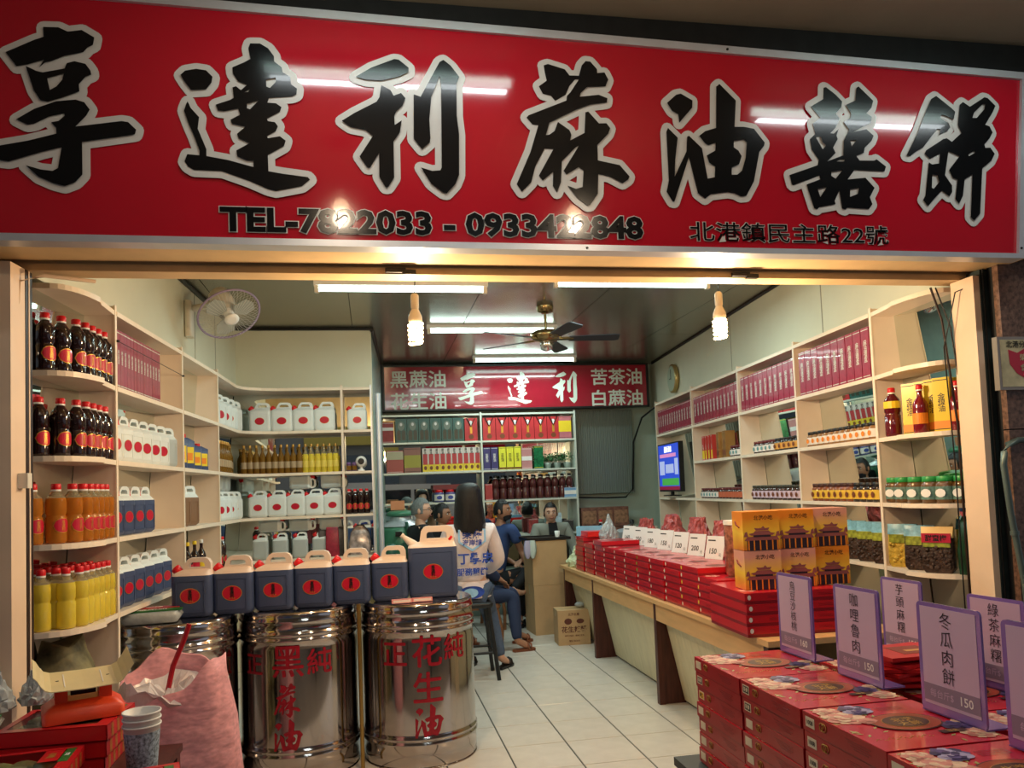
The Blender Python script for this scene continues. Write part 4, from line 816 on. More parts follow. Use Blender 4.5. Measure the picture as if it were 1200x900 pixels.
for i, (x, rr) in enumerate([(2.18, .07), (2.30, .09), (2.43, .09)]):
    pr = root('potted_plant', 'small bushy green plant, %s from the left on the second back shelf' % ORD[i], 'plant', (x, BY+.1, 1.801), 0, 'potted plants on the back shelf')
    b = M(); b.lathe([(.035,0),(.05,.07),(.045,.07)], 12, potm); link('pot', b.mesh('pot'), pr)
    b = M()
    for k in range(110):
        a = random.uniform(0, 2*PI); e = random.uniform(.1, 1.4); R2 = rr*random.uniform(.5, 1.25); c = Vector((R2*math.cos(a)*math.cos(e)*1.2, R2*math.sin(a)*math.cos(e)*.7, .09+R2*math.sin(e)*1.1))
        u = Vector((random.uniform(-1,1), random.uniform(-1,1), random.uniform(-1,1))).normalized()*.018; v = u.cross(Vector((0,0,1))).normalized()*.007
        b.add([c-u, c+v, c+u, c-v], [(0,1,2,3)], leafm)
    o = link('foliage', b.mesh('foliage'), pr); o['kind'] = 'stuff'
cj = jar(.06, .15, pm('jar_blue', (90, 90, 140), .3), red, paperw, 'condiment_jar', lab2=pm('blue_print', (60, 80, 160), .4))
for i in range(4): bitem(cj, .80+.135*i, 1.43, 'red-lidded tub with white and blue label, %s from left on back shelf' % ORD[i], 'red-lidded tubs')
b = M(); b.box(-.27,-.06,0,.27,.06,.06, pm('red_tray', (120,40,46), .4)); single('flat_carton', b, 'flat dark red carton on top of the red-lidded tubs', 'box', None, (1.0, BY+.09, 1.582))
bb_ = bottle(.30, .045, pm('soy_brown', (74, 30, 28), .12, coat=.4), blackm, 0, name='sauce_bottle'); 
for i in range(11):
    r_ = bitem(bb_, 1.50+.094*i, 1.43, 'dark brown bottle with yellow neck label, %s from left on third back shelf' % ORD[i], 'dark brown bottles on the back shelf')
    if i == 0: nl = M(); nl.lathe([(.044,.185),(.042,.222)], 12, pm('neck_label', (190, 180, 70), .4)); nlm = nl.mesh('neck_label')
    link('neck_label', nlm, r_)
bitem(tallbox(.09, .08, .2, pm('red_blue_box', (170, 60, 60), .4), paperw, None), 1.41, 1.43, 'small red carton right of the back shelf divider')
bitem(tallbox(.16, .1, .12, pm('blue_box', (120, 160, 200), .4), paperw, None, band=(.3, .7, paperw)), 2.44, 1.43, 'pale blue carton at the right end of the third back shelf')
for i, (x, c, nm, h) in enumerate([(.35, (60,70,74), 'grey flask', .25), (.62, (120,50,50), 'red carton', .16), (1.6, (70,80,90), 'dark carton', .2), (1.95, (150,60,60), 'red tin', .18), (2.25, (180,200,210), 'pale bottle', .24), (2.4, (60,60,60), 'black tin', .15)]):
    bitem(tallbox(.12, .1, h, pm('misc_%d' % i, c, .4, var=.3, scale=30), paperw, None), x, 1.0, '%s on the lowest back shelf' % nm)

# ------------------------------------------------------------------ fans
cf = root('ceiling_fan', 'five-bladed dark ceiling fan with brass hub', 'fan', (1.525, 6.6, 3.13))
brass = pm('brass', (150, 130, 90), .25, .9); bladem = pm('fan_blade', (46, 50, 60), .4)
b = M(); b.lathe([(.03,-.06),(.07,-.045),(.075,0)], 18, brass); link('canopy', b.mesh('canopy'), cf)
b = M(); b.lathe([(.012,-.22),(.012,-.05)], 10, brass); link('rod', b.mesh('rod'), cf)
b = M(); b.lathe([(.05,-.31),(.11,-.295),(.135,-.27),(.135,-.235),(.10,-.215),(.03,-.205)], 24, brass); link('motor', b.mesh('motor'), cf)
b = M(); b.lathe([(.02,-.39),(.05,-.375),(.055,-.33),(.05,-.31)], 18, chrome); link('switch_cup', b.mesh('switch_cup'), cf)
for k in range(5):
    a = R_(-8+72*k); b = M(); T = Matrix.Translation((0,0,-.285)) @ Matrix.Rotation(a,4,'Z') @ Matrix.Rotation(R_(-12),4,'X'); b.T = T
    b.prism([(.20,-.05),(.60,-.068),(.64,-.05),(.64,.05),(.60,.068),(.20,.05)], -.004, .004, bladem)
    o = link('blade', b.mesh('blade'), cf)
    b = M(); b.T = T; b.box(.08,-.02,-.008,.24,.02,.008, brass); link('blade_arm', b.mesh('blade_arm'), o)
# wall fan, drawn from the bracket; head tilts down into the room
wp = LF(1.72, .13, 2.86)
wf = root('wall_fan', 'white oscillating fan with lilac rim mounted high on the left wall', 'fan', wp, 0)
FC = Vector((-.955, 5.70, 2.86))-Vector(wp); zax = Vector((.40, -.50, -.77)).normalized(); xax = Vector((.90, .02, .46)); xax = (xax-zax*xax.dot(zax)).normalized(); yax = zax.cross(xax)
hd = Matrix.Translation(FC) @ Matrix((xax, yax, zax)).transposed().to_4x4() @ Matrix.Translation((0, 0, -.05))
b = M(); b.T = Matrix.Rotation(LF.rz, 4, 'Z'); b.loft([rrect(.10,.05,.02,-.13,0,-.026), rrect(.10,.05,.02,.13,0,-.026)], offw); link('bracket', b.mesh('bracket'), wf)
mb_ = hd @ Vector((0, 0, -.10)); b = M(); b.tube([(.05, 0, .08), (.12, -.01, .09), tuple(mb_)], .026, 8, offw); link('arm', b.mesh('arm'), wf)
b = M(); b.T = hd; b.lathe([(.05,-.17),(.075,-.15),(.080,-.04),(.06,0)], 18, offw); link('motor', b.mesh('motor'), wf)
b = M(); b.T = hd; b.tube([(.215*math.cos(2*PI*i/36), .215*math.sin(2*PI*i/36), .06) for i in range(37)], .008, 6, pm('lilac_rim', (150,136,170), .4)); link('rim', b.mesh('rim'), wf)
wirem = pm('fan_wire', (210,210,205), .4)
for nm, zc in (('front_grille', 1), ('back_grille', -1)):
    b = M(); b.T = hd
    for k in range(48):
        a = 2*PI*k/48
        b.tube([((.045+.168*f)*math.cos(a), (.045+.168*f)*math.sin(a), .06+zc*.055*math.sqrt(max(0,1-f*f))) for f in (0,.35,.7,.9,1)], .0012, 3, wirem)
    o = link(nm, b.mesh(nm), wf); o['kind'] = 'stuff'
b = M(); b.T = hd; b.lathe([(.05,.112),(.05,.122),(.03,.126)], 18, white); link('badge', b.mesh('badge'), wf)
for k in range(3):
    b = M(); b.T = hd @ Matrix.Rotation(2*PI*k/3,4,'Z'); b.prism([(.03,-.02),(.10,-.075),(.17,-.06),(.185,.0),(.15,.06),(.06,.05)], .055, .060, pm('clear_blade', (200,208,205), .2, trans=.4)); link('blade', b.mesh('blade'), wf)
b = M(); b.T = hd; b.lathe([(.035,.03),(.035,.075),(.02,.085)], 14, white); link('hub', b.mesh('hub'), wf)

# ------------------------------------------------------------------ counter on the right
CX0, CZ = 1.95, .74
ct = root('display_counter', 'long counter with cream plank front and dark wooden legs on the right', 'counter', (CX0, 3.4, 0))
def cbox(n, x0, y0, z0, x1, y1, z1, m, par=ct):
    b = M(); b.box(x0-CX0, y0-3.4, z0, x1-CX0, y1-3.4, z1, m); return link(n, b.mesh(n), par)
cbox('countertop', CX0-.02, 3.70, CZ-.03, 2.72, 8.15, CZ, plywood)
legs = [3.74, 5.35, 6.95, 8.02]
for i in range(3):
    y0, y1 = legs[i]+.05, legs[i+1]
    cbox('front_rail', CX0, y0, CZ-.15, CX0+.03, y1, CZ-.03, plywood)
    n = max(1, round((y1-y0)/.125)); st = (y1-y0)/n
    for k in range(n):
        a, c = y0+k*st+.0015-3.4, y0+(k+1)*st-.0015-3.4
        b = M(); b.hexa([(.185,a,.02),(.205,a,.02),(.205,c,.02),(.185,c,.02),(.055,a,CZ-.10),(.075,a,CZ-.10),(.075,c,CZ-.10),(.055,c,CZ-.10)], plankm); link('plank', b.mesh('plank'), ct)
for y in legs:
    b = M(); b.hexa([(0,y-3.4,0),(.045,y-3.4,0),(.045,y-3.35,0),(0,y-3.35,0),(0,y-3.4,CZ-.03),(.045,y-3.4,CZ-.03),(.045,y-3.35,CZ-.03),(0,y-3.35,CZ-.03)], wood)
    b.hexa([(.045,y-3.39,0),(.20,y-3.39,0),(.20,y-3.36,0),(.045,y-3.36,0),(.045,y-3.39,CZ-.10),(.07,y-3.39,CZ-.10),(.07,y-3.36,CZ-.10),(.045,y-3.36,CZ-.10)], wood); link('leg', b.mesh('leg'), ct)
cbox('back_panel', 2.66, 3.75, 0, 2.70, 8.1, CZ-.03, plankm)

# small red boxes: stacks side by side along the counter edge
def giftbox(w_, l, h, side=boxred, top=boxtop, dot=paperw, deco=1, name='cake_box'):
    """w_ along local x (front face), l depth; front faces -y"""
    b = M(); b.box(-w_/2, -l/2, 0, w_/2, l/2, h*.55, boxdark); ld = M(); e = .0015
    ld.box(-w_/2-e, -l/2-e, h*.28, w_/2+e, l/2+e, h-.001, side); ld.box(-w_/2-e, -l/2-e, h-.001, w_/2+e, l/2+e, h, top)
    p = M(); y = -l/2-e-.0006
    p.ell(-w_/2+.022, h*.60, .010, .013, y, dot, 10); p.box(-w_*.05, y-.0002, h*.52, w_*.30, y+.0004, h*.56, boxdark); p.box(-w_*.05, y-.0002, h*.66, w_*.22, y+.0004, h*.70, boxdark)
    if deco:
        for q in range(5):
            a = 2*PI*q/5; p.add([(-w_*.3+.03*math.cos(a)+.02*math.cos(a+t), -l*.3+.03*math.sin(a)+.02*math.sin(a+t), h+.0006+.0001*q) for t in [k*PI/3 for k in range(6)]], [tuple(range(6))], pm('petal_pink', (226, 150, 140), .4))
        p.add([(w_*.12+w_*.2*math.cos(2*PI*k/18), l*.2*math.sin(2*PI*k/18), h+.0006) for k in range(18)], [tuple(range(18))], pm('oval_dark', (120, 50, 44), .4))
    return kind(name, 'box', [['tray', b, None, None], ['lid', ld, None, None], ['print', p, None, None]])
gk = [giftbox(.285, .34, .046, dot=pm(n, c, .4)) for n, c in (('dot_white', (230, 220, 200)), ('dot_yellow', (236, 206, 70)), ('dot_green', (70, 190, 70)))]
gkl = giftbox(.42, .34, .046)
pal = random.Random(3)
stack_y = [7.46, 7.12, 6.80, 6.50, 6.215, 5.93, 5.64, 5.355, 5.06, 4.77, 4.49]
counts = [7, 6, 7, 6, 6, 6, 6, 6, 6, 6, 5]
for i, (y, n) in enumerate(zip(stack_y, counts)):
    for j in range(n):
        c = 2 if i in (6,) and j >= n-3 else (1 if i in (9, 10) and j % 2 else 0)
        place(gk[c], (1.97+.17+pal.uniform(-.008, .008), y, CZ+.001+.0465*j), -PI/2+pal.uniform(-.02, .02),
              'small red cake box, %s from bottom, %s counter stack from the far end' % (ORD[j], ORD[i]), 'small red cake boxes along the counter')
for i, y in enumerate([7.3, 6.6, 5.95, 5.3, 4.65]):
    for j in range(4):
        place(gk[0], (2.50, y, CZ+.001+.0465*j), -PI/2+pal.uniform(-.05, .05), 'red cake box %s up, rear counter row, %s stack from far end' % (ORD[j], ORD[i]), 'red cake boxes in the rear counter row')
# bigger boxes nearer the street and the orange temple boxes on them
bk = giftbox(.27, .50, .056, dot=paperw, deco=1)
for i in range(2):
    for j in range(4):
        place(bk, (2.03+.28*i, 4.06, CZ+.001+.057*j), pal.uniform(-.015, .015)-.06, 'large red box %s up, %s stack under the orange temple boxes' % (ORD[j], ['left', 'right'][i]), 'large red boxes under the orange boxes')
def temple_box(pink):
    og = bpy.data.materials.new('temple_card'); og.use_nodes = True; nt = og.node_tree; bs = nt.nodes['Principled BSDF']; bs.inputs['Roughness'].default_value = .35
    tc = nt.nodes.new('ShaderNodeTexCoord'); sx = nt.nodes.new('ShaderNodeSeparateXYZ'); rp_ = nt.nodes.new('ShaderNodeValToRGB'); nz = nt.nodes.new('ShaderNodeTexNoise'); nz.inputs['Scale'].default_value = 9
    ad = nt.nodes.new('ShaderNodeMath'); ad.operation = 'MULTIPLY_ADD'; ad.inputs[1].default_value = .35
    nt.links.new(tc.outputs['Generated'], sx.inputs[0]); nt.links.new(tc.outputs['Object'], nz.inputs['Vector']); nt.links.new(nz.outputs['Fac'], ad.inputs[0]); nt.links.new(sx.outputs['Z'], ad.inputs[2]); nt.links.new(ad.outputs[0], rp_.inputs[0])
    e = rp_.color_ramp.elements; top = (230, 160, 140) if pink else (236, 140, 40)
    e[0].position = .15; e[0].color = (*S(216, 120, 40), 1); e[1].position = 1.1 if False else 1.0; e[1].color = (*S(*top), 1); m_ = e.new(.6); m_.color = (*S(250, 206, 66), 1)
    nt.links.new(rp_.outputs[0], bs.inputs['Base Color'])
    b = M(); b.box(-.100, -.08, 0, .100, .08, .205, og)
    p = M(); y = -.0815; roof = pm('temple_roof', (150, 84, 84), .5); dk = pm('temple_dark', (48, 34, 48), .5)
    def poly(pts, m, k=0): p.add([(x, y-.0004*k, z) for x, z in pts], [tuple(range(len(pts)))], m)
    poly([(-.08,.0),(.09,.0),(.09,.052),(-.08,.052)], dk, 0)
    for x in (-.075,-.045,-.012,.022,.055,.082): poly([(x,0),(x+.007,0),(x+.007,.052),(x,.052)], MATS['orange_print'], 1)
    poly([(-.095,.052),(.098,.052),(.092,.058),(.085,.072),(-.078,.072),(-.09,.058)], roof, 2)
    poly([(-.055,.078),(.06,.078),(.075,.088),(.05,.092),(.04,.102),(-.035,.102),(-.045,.092),(-.07,.088)], roof, 2)
    poly([(-.045,.070),(.05,.070),(.05,.080),(-.045,.080)], dk, 3)
    poly([(-.03,.104),(.035,.104),(.045,.118),(.02,.116),(.01,.128),(.0,.118),(-.015,.116),(-.04,.118)], roof, 2)
    for x in (-.085,.088): poly([(x-.012,.072),(x+.012,.072),(x+.006,.100),(x-.006,.094)], roof, 2)
    p.text('北港小吃', .026, blackink, front(.012, y-.001, .172), .01)
    cd_ = M(); cd_.tube([(-.102,-.03,.12), (-.108,0,.135), (-.102,.03,.15)], .004, 5, pm('cord_red', (120, 20, 24), .5))
    return kind('temple_gift_box', 'box', [['carton', b, None, None], ['print', p, None, None], ['cord', cd_, None, None]])
tk = [temple_box(False), temple_box(True)]
for j in range(2):
    for i in range(3):
        place(tk[1 if (j == 0 and i < 2) or (j == 1 and i == 2) else 0], (2.04+.212*i, 3.98+.02*i, CZ+4*.057+.003+.208*j), -.10+pal.uniform(-.02, .02),
              '%s temple gift box, %s row, %s' % (['orange', 'pinkish orange'][1 if (j == 0 and i < 2) or (j == 1 and i == 2) else 0], ['lower', 'upper'][j], ['left', 'middle', 'right'][i]), 'orange temple boxes')
# price cards leaning behind the stacks
for i in range(7):
    y = 6.98-.31*i; r_ = root('price_card', 'white price card in a clear stand, %s from the far end of the counter' % ORD[i], 'price card', (2.30, y, CZ+.28), -PI/2+.35, 'price cards on the red boxes')
    b = M(); b.T = Matrix.Rotation(R_(-14), 4, 'X'); b.box(-.085, 0, 0, .085, .003, .16, paperw); link('card', b.mesh('card'), r_)
    b = M(); b.T = Matrix.Rotation(R_(-14), 4, 'X'); b.text('元', .026, blackink, front(.055, -.001, .03), 0); b.text(['160', '250', '180', '150', '120', '200', '150'][i], .052, blackink, front(-.012, -.001, .055), .015); b.box(-.07, -.001, .125, .0, 0, .133, blackink); link('print', b.mesh('print'), r_)
    b = M(); b.box(-.085, -.01, -.004, .085, .06, 0, glassc); link('stand', b.mesh('stand'), r_)
# bags and things behind the cards
redbagm = pm('red_net_bag', (176, 84, 84), .35, var=.45, scale=30, bump=.5, bscale=40); clearbag = pm('clear_bag', (200, 210, 215), .2, trans=.35, var=.15, bump=.8, bscale=18)
def sack(rx, ry, h, m, name, seed=0, top=.35):
    rnd = random.Random(seed); secs = []; n = 18
    prof = [(0, .78), (.08, 1.0), (.35, 1.05), (.6, .92), (.8, .68), (.92, top), (1.0, top*.9)]
    ph = [rnd.uniform(0, 6) for _ in range(4)]
    for f, s_ in prof:
        secs.append([(rx*s_*math.cos(2*PI*k/n)*(1+.07*math.sin(3*2*PI*k/n+ph[0]+f*3)), ry*s_*math.sin(2*PI*k/n)*(1+.08*math.sin(4*2*PI*k/n+ph[1]+f*4)), h*f*(1+.05*math.sin(2*2*PI*k/n+ph[2]))) for k in range(n)])
    b = M(); b.loft(secs, m); return b
def crumple(rx, ry, h, m, seed, top=.3):
    rnd = random.Random(seed); secs = []; n = 26
    for j in range(11):
        f = j/10; s_ = (.75+.3*math.sin(PI*min(1, f*1.3)))*(1-f)+top*f; s_ = max(s_, top)
        secs.append([(rx*s_*math.cos(2*PI*k/n)*(1+rnd.uniform(-.16, .16)), ry*s_*math.sin(2*PI*k/n)*(1+rnd.uniform(-.16, .16)), max(0, h*f+(rnd.uniform(-.014, .014) if 0 < j else 0))) for k in range(n)])
    b = M(); b.loft(secs, m, smooth=False); return b
for i, (x, y, rx, ry, h) in enumerate([(2.30, 7.75, .16, .14, .26), (2.55, 7.5, .15, .14, .28), (2.52, 7.05, .17, .14, .30), (2.58, 6.55, .17, .2, .34), (2.6, 6.05, .16, .2, .33), (2.6, 5.6, .15, .18, .32)]):
    o = single('plastic_bag', crumple(rx, ry, h, redbagm, i, .35), 'bag of red packets behind the price cards, %s from far end' % ORD[i], 'bag', 'bags of red packets', (x, y, CZ+.19 if i > 1 else CZ+.001))
o = single('plastic_bag', crumple(.12, .10, .26, clearbag, 11, .05), 'crumpled clear bag with pointed top left of the first price card', 'bag', None, (2.22, 7.28, CZ+.28))
b = M(); b.box(-.14,-.05,0,.14,.05,.09, pm('blue_pack', (130,190,220), .35, var=.1)); single('blue_packet', b, 'light blue packet lying on the far red boxes', 'packet', None, (2.12, 7.56, CZ+.33), -.3)
b = M(); b.box(-.17,-.13,0,.17,.13,.012, pm('lid_bright_red', (226,44,40), .3)); b.box(-.165,-.125,.012,.165,.125,.05, MATS['lid_bright_red']); single('open_box_lid', b, 'bright red box lying on top of the farthest stack', 'box', None, (2.14, 7.46, CZ+.33), -PI/2)
cloth = pm('pale_cloth', (206, 214, 176), .8, var=.12, scale=14, bump=.6, bscale=14)
o = single('cloth_bundle', crumple(.16, .20, .20, cloth, 5, .35), 'crumpled pale green cloth at the far end of the counter', 'cloth', None, (2.08, 7.86, CZ+.001))
# blue folder, tall jar of nuts etc. behind
b = M(); b.box(-.16,-.05,0,.16,.05,.36, pm('blue_case', (140,172,206), .4, var=.05)); b.box(-.03,-.052,.18,.14,-.05,.32, paperw); single('blue_case', b, 'pale blue case standing behind the cake boxes near the television', 'case', None, (2.72-.12, 5.05, CZ+.001+.19), -PI/2+.5)
b = M(); b.lathe([(.075,0),(.085,.02),(.085,.30),(.08,.31)], 20, pm('nut_jar', (150,90,70), .2, var=.6, scale=30, coat=.4)); b.lathe([(.088,.31),(.088,.335)], 20, paperw); single('nut_jar', b, 'tall jar of mixed nuts left of the orange temple boxes', 'jar', None, (2.20, 4.52, CZ+.235))
b = M(); b.loft([rrect(.26,.16,.03,0), rrect(.28,.18,.04,.05), rrect(.2,.1,.03,.09)], pm('purple_bag', (90,40,120), .3, var=.3)); single('purple_packet', b, 'purple shiny packet beside the blue case', 'packet', None, (2.45, 4.72, CZ+.19), .3)
b = M(); b.box(-.16,-.06,0,.16,.06,.18, pm('maroon_box', (150,30,60), .35)); single('maroon_carton', b, 'maroon carton behind the purple packet', 'box', None, (2.62, 4.62, CZ+.19), -PI/2)
# kitchen corner far right: dark worktop with pots and bottles
wt = root('worktop', 'dark worktop with pots in the far right corner', 'worktop', (3.0, 9.0, 0)); b = M(); b.box(-.4,-.35,0,.35,.45,.80, darkst); link('cabinet', b.mesh('cabinet'), wt); b = M(); b.box(-.43,-.38,.80,.36,.46,.84, pm('worktop_grey', (90,100,98), .4)); link('top', b.mesh('top'), wt)
b = M(); b.lathe([(.12,0),(.14,.02),(.14,.16),(.15,.17)], 20, alum); b.lathe([(.15,.17),(.08,.20),(.02,.21),(.02,.24)], 20, alum); single('cooking_pot', b, 'lidded aluminium pot on the far right worktop', 'pot', None, (2.9, 8.85, .841))
b = M(); b.sphere((0,0,.14), .11, chrome, 16, 10); b.lathe([(.06,0),(.08,.03)], 14, chrome); b.lathe([(.03,.24),(.03,.28),(.01,.29)], 12, blackm); single('kettle', b, 'round steel kettle on the far right worktop', 'kettle', None, (3.12, 9.25, .841))
for i, x in enumerate((2.68, 2.78)): place(dbs, (x, 9.1+.05*i, .841), 0, 'dark bottle standing on the far right worktop, %s from the left' % ORD[i], 'dark bottles on the worktop', 1.25)
b = M(); b.lathe([(.07,0),(.09,.02),(.09,.18),(.07,.22)], 18, offw); single('rice_cooker', b, 'cream rounded canister on the far right worktop', 'canister', None, (3.22, 8.85, .841))
snk = pm('brown_snack_box', (120, 80, 66), .5, var=.5, scale=25)
for j in range(2):
    for i in range(3):
        b = M(); b.box(-.10,-.12,0,.10,.12,.24, snk); b.box(-.085,-.122,.04,.085,-.12,.20, pm('snack_print', (150,110,84), .5, var=.4, scale=30)); single('snack_carton', b, 'brown patterned carton, %s column, %s tier, right of the back shelf' % (ORD[i], ['lower', 'upper'][j]), 'box', 'brown patterned cartons', (2.66+.205*i, 9.63, .801+.245*j))
b = M(); b.box(-.24,-.13,0,.30,.13,.80, darkst); single('low_cabinet', b, 'dark low cabinet under the brown patterned cartons', 'cabinet', None, (2.80, 9.63, 0))
# cartons on the floor
def carton_box(w_, d, h, label, loc, rz, txt=None, col=carton):
    r_ = root('carton', label, 'carton', loc, rz); b = M(); b.box(-w_/2,-d/2,0,w_/2,d/2,h, col); link('body', b.mesh('body'), r_)
    b = M(); b.box(-w_/2-.001,-.025,h,w_/2+.001,.025,h+.001, pm('packing_tape', (170,150,110), .3)); b.box(-w_/2-.001,-.025,h*.8,-w_/2,.025,h, MATS['packing_tape']); link('tape', b.mesh('tape'), r_)
    if txt:
        b = M(); inkr = pm('carton_ink', (96, 50, 40), .7); b.text(txt, w_*.2, inkr, front(0, -d/2-.001, h*.45), .02); b.text('北港名產', w_*.09, inkr, front(0, -d/2-.001, h*.88), .01)
        b.ell(-w_*.18, h*.68, w_*.12, h*.09, -d/2-.0005, inkr, 14); b.ell(w_*.2, h*.68, w_*.12, h*.07, -d/2-.0005, inkr, 14); b.text('純手工製造・請安心食用', w_*.055, inkr, front(0, -d/2-.001, h*.27), .01); b.text('電話 7822033', w_*.06, inkr, front(0, -d/2-.001, h*.12), .01); link('print', b.mesh('print'), r_)
    return r_
carton_box(.38, .42, .52, 'lower tall cardboard carton beside the far end of the counter', (1.84, 8.45, 0), .05)
carton_box(.38, .42, .47, 'upper tall cardboard carton carrying the dark tray', (1.84, 8.45, .522), .03)
carton_box(.32, .26, .34, 'short cardboard carton with printed peanuts on the floor against the counter', (1.93, 7.62+.12, 0), -.06, '花生辣醬')
carton_box(.20, .30, .30, 'small cream carton on the floor behind the front box stacks', (2.07, 4.35, 0), 0, None, pm('cream_carton', (206, 186, 150), .8))
b = M(); b.box(-.24,-.22,0,.24,.22,.015, blackm); b.box(-.24,-.22,.015,-.225,.22,.03, blackm); b.box(.225,-.22,.015,.24,.22,.03, blackm); b.box(-.24,-.22,.015,.24,-.205,.03, blackm); b.box(-.24,.205,.015,.24,.22,.03, blackm); single('tray', b, 'dark tray on top of the tall cartons', 'tray', None, (1.84, 8.45, .996), .03)
b = M(); b.lathe([(.022,0),(.03,.07),(.027,.07),(.02,.004)], 12, white); single('paper_cup', b, 'small white cup on the dark tray', 'cup', None, (1.98, 8.42, 1.012))
for nm, c, lx, lab in (('glove', (176,170,200), 1.60, 'lilac glove draped over the left edge of the tall cartons'), ('glove', (190,205,200), 1.655, 'pale glove draped over the front corner of the tall cartons')):
    b = M(); b.loft([[(x*s_, y*.35*s_-.005, z) for x, y in ((.04,0),(.02,.03),(-.02,.03),(-.04,0),(-.02,-.03),(.02,-.03))] for z, s_ in ((.02,.7),(-.03,1.0),(-.09,1.1),(-.14,.8),(-.17,.3))], pm('glove_%d' % int(c[0]), c, .6)); single(nm, b, lab, 'glove', None, (lx, 8.20, .985))
b = M(); b.sphere((0,0,.03), .04, clearbag, 8, 5, 1.3, .8, .7); single('tissue_wad', b, 'crumpled white wad on the short carton', 'tissue', None, (2.02, 7.74, .342))

# ------------------------------------------------------------------ steel drums with red brush lettering
import bmesh
drumink = pm('drum_red', (150, 10, 36), 0.45, var=.25, scale=30)
def wrapped(polys_or_text, r_, a0, zc, size, m, b, ro=.0025):
    """lettering wrapped on a cylinder of radius r_, centred at angle a0 (0 = facing -y)"""
    bm = bmesh.new()
    if isinstance(polys_or_text, str):
        if ro < .0026:
            for q_, (dx, dz) in enumerate(((.016,0),(-.016,0),(0,.016),(0,-.016))): wrapped(polys_or_text, r_, a0+dx*size/r_, zc+dz*size, size, m, b, .0027+.0002*q_)
        vs, fs = text_geo(polys_or_text, 0); k = size
    else:
        polys, holes = polys_or_text; xs = [p[0] for q_ in polys for p in q_]; zs = [p[1] for q_ in polys for p in q_]
        cx = (max(xs)+min(xs))/2; cz = (max(zs)+min(zs))/2; k = size; h_ = max(zs)-min(zs); vs = []; fs = []
        for i, p in enumerate(polys):
            v_, f_ = flat_poly([[((x-cx)/h_, (z-cz)/h_) for x, z in p]] + [[((x-cx)/h_, (z-cz)/h_) for x, z in h] for j, h in holes if j == i], 0, 0, m, 'x', None)
            o_ = len(vs); vs += [(v[0], v[2], 0) for v in v_]; fs += [tuple(o_+q_ for q_ in f) for f in f_]
    bv = [bm.verts.new((x*k, y*k, 0)) for x, y, _ in vs]
    for f in fs:
        try: bm.faces.new([bv[i] for i in f])
        except ValueError: pass
    n = 9
    for i in range(1, n): 
        g = bm.verts[:]+bm.edges[:]+bm.faces[:]
        bmesh.ops.bisect_plane(bm, geom=g, plane_co=(-size*.6+size*1.2*i/n, 0, 0), plane_no=(1, 0, 0))
    bm.verts.index_update(); bm.verts.ensure_lookup_table()
    out = [((r_+ro)*math.sin(a0+v.co.x/r_), -(r_+ro)*math.cos(a0+v.co.x/r_), zc+v.co.y) for v in bm.verts]
    ff = [tuple(v.index for v in f.verts) for f in bm.faces]; bm.free()
    b.add(out, ff, m)
def drum(x, y, label, chars, r_=.335, h=.92):
    r0 = root('oil_drum', label, 'drum', (x, y, 0), 0, 'steel oil drums'); b = M()
    prof = [(r_-.012, 0), (r_, .012), (r_, .075)]
    def ring(z, d=.008): return [(r_, z-.012), (r_+d, z-.005), (r_+d, z+.005), (r_, z+.012)]
    prof += ring(.135)+ring(.165)
    k = 12
    prof += [(r_, .19)] + [(r_, .19+.57*i/k) for i in range(1, k)] + ring(.765)+ring(.798)+ring(.868, .005)
    prof += [(r_, .90), (r_-.004, .915), (r_-.012, h)]
    b.lathe(prof, 64, steel); link('body', b.mesh('body'), r0)
    b = M(); b.lathe([(r_-.01, h-.004), (r_-.02, h-.010), (r_-.05, h-.004), (.0001, h-.001)], 48, steel); link('lid', b.mesh('lid'), r0)
    b = M(); b.lathe([(r_-.008, 0), (r_-.004, .006), (r_+.001, .008), (r_+.001, .0)], 48, steel); link('base_rim', b.mesh('base_rim'), r0)
    for c, a, z, s in chars:
        b = M(); wrapped(c, r_, a, z, s, drumink, b); link('character', b.mesh('character'), r0)
    return r0
YOU = SIGN_CHARS[4]; MA = SIGN_CHARS[3]
drum(.248, 4.86, 'steel drum lettered for peanut oil beneath the large jug', [('花', .10, .655, .185), ('生', .10, .455, .185), (YOU, .10, .265, .19), ('純', .62, .665, .155), ('正', -.46, .645, .155)])
drum(-.449, 4.85, 'steel drum lettered for black sesame oil, middle of the three', [('黑', -.10, .655, .185), (MA, -.13, .445, .185), (YOU, -.12, .255, .18), ('純', .42, .645, .15), ('正', -.72, .64, .13)])
drum(-1.09, 4.66, 'steel drum at the left behind the pink sack', [('純', .50, .655, .17), ('白', -.05, .655, .18), (MA, -.05, .46, .18)], r_=.32)
b = M(); b.tube([(0,0,0), (0,0,.93)], .012, 8, pm('brass_pipe', (170,140,80), .3, .8)); single('brass_pipe', b, 'thin brass pipe standing between the two lettered drums', 'pipe', None, (-.095, 4.63, 0))
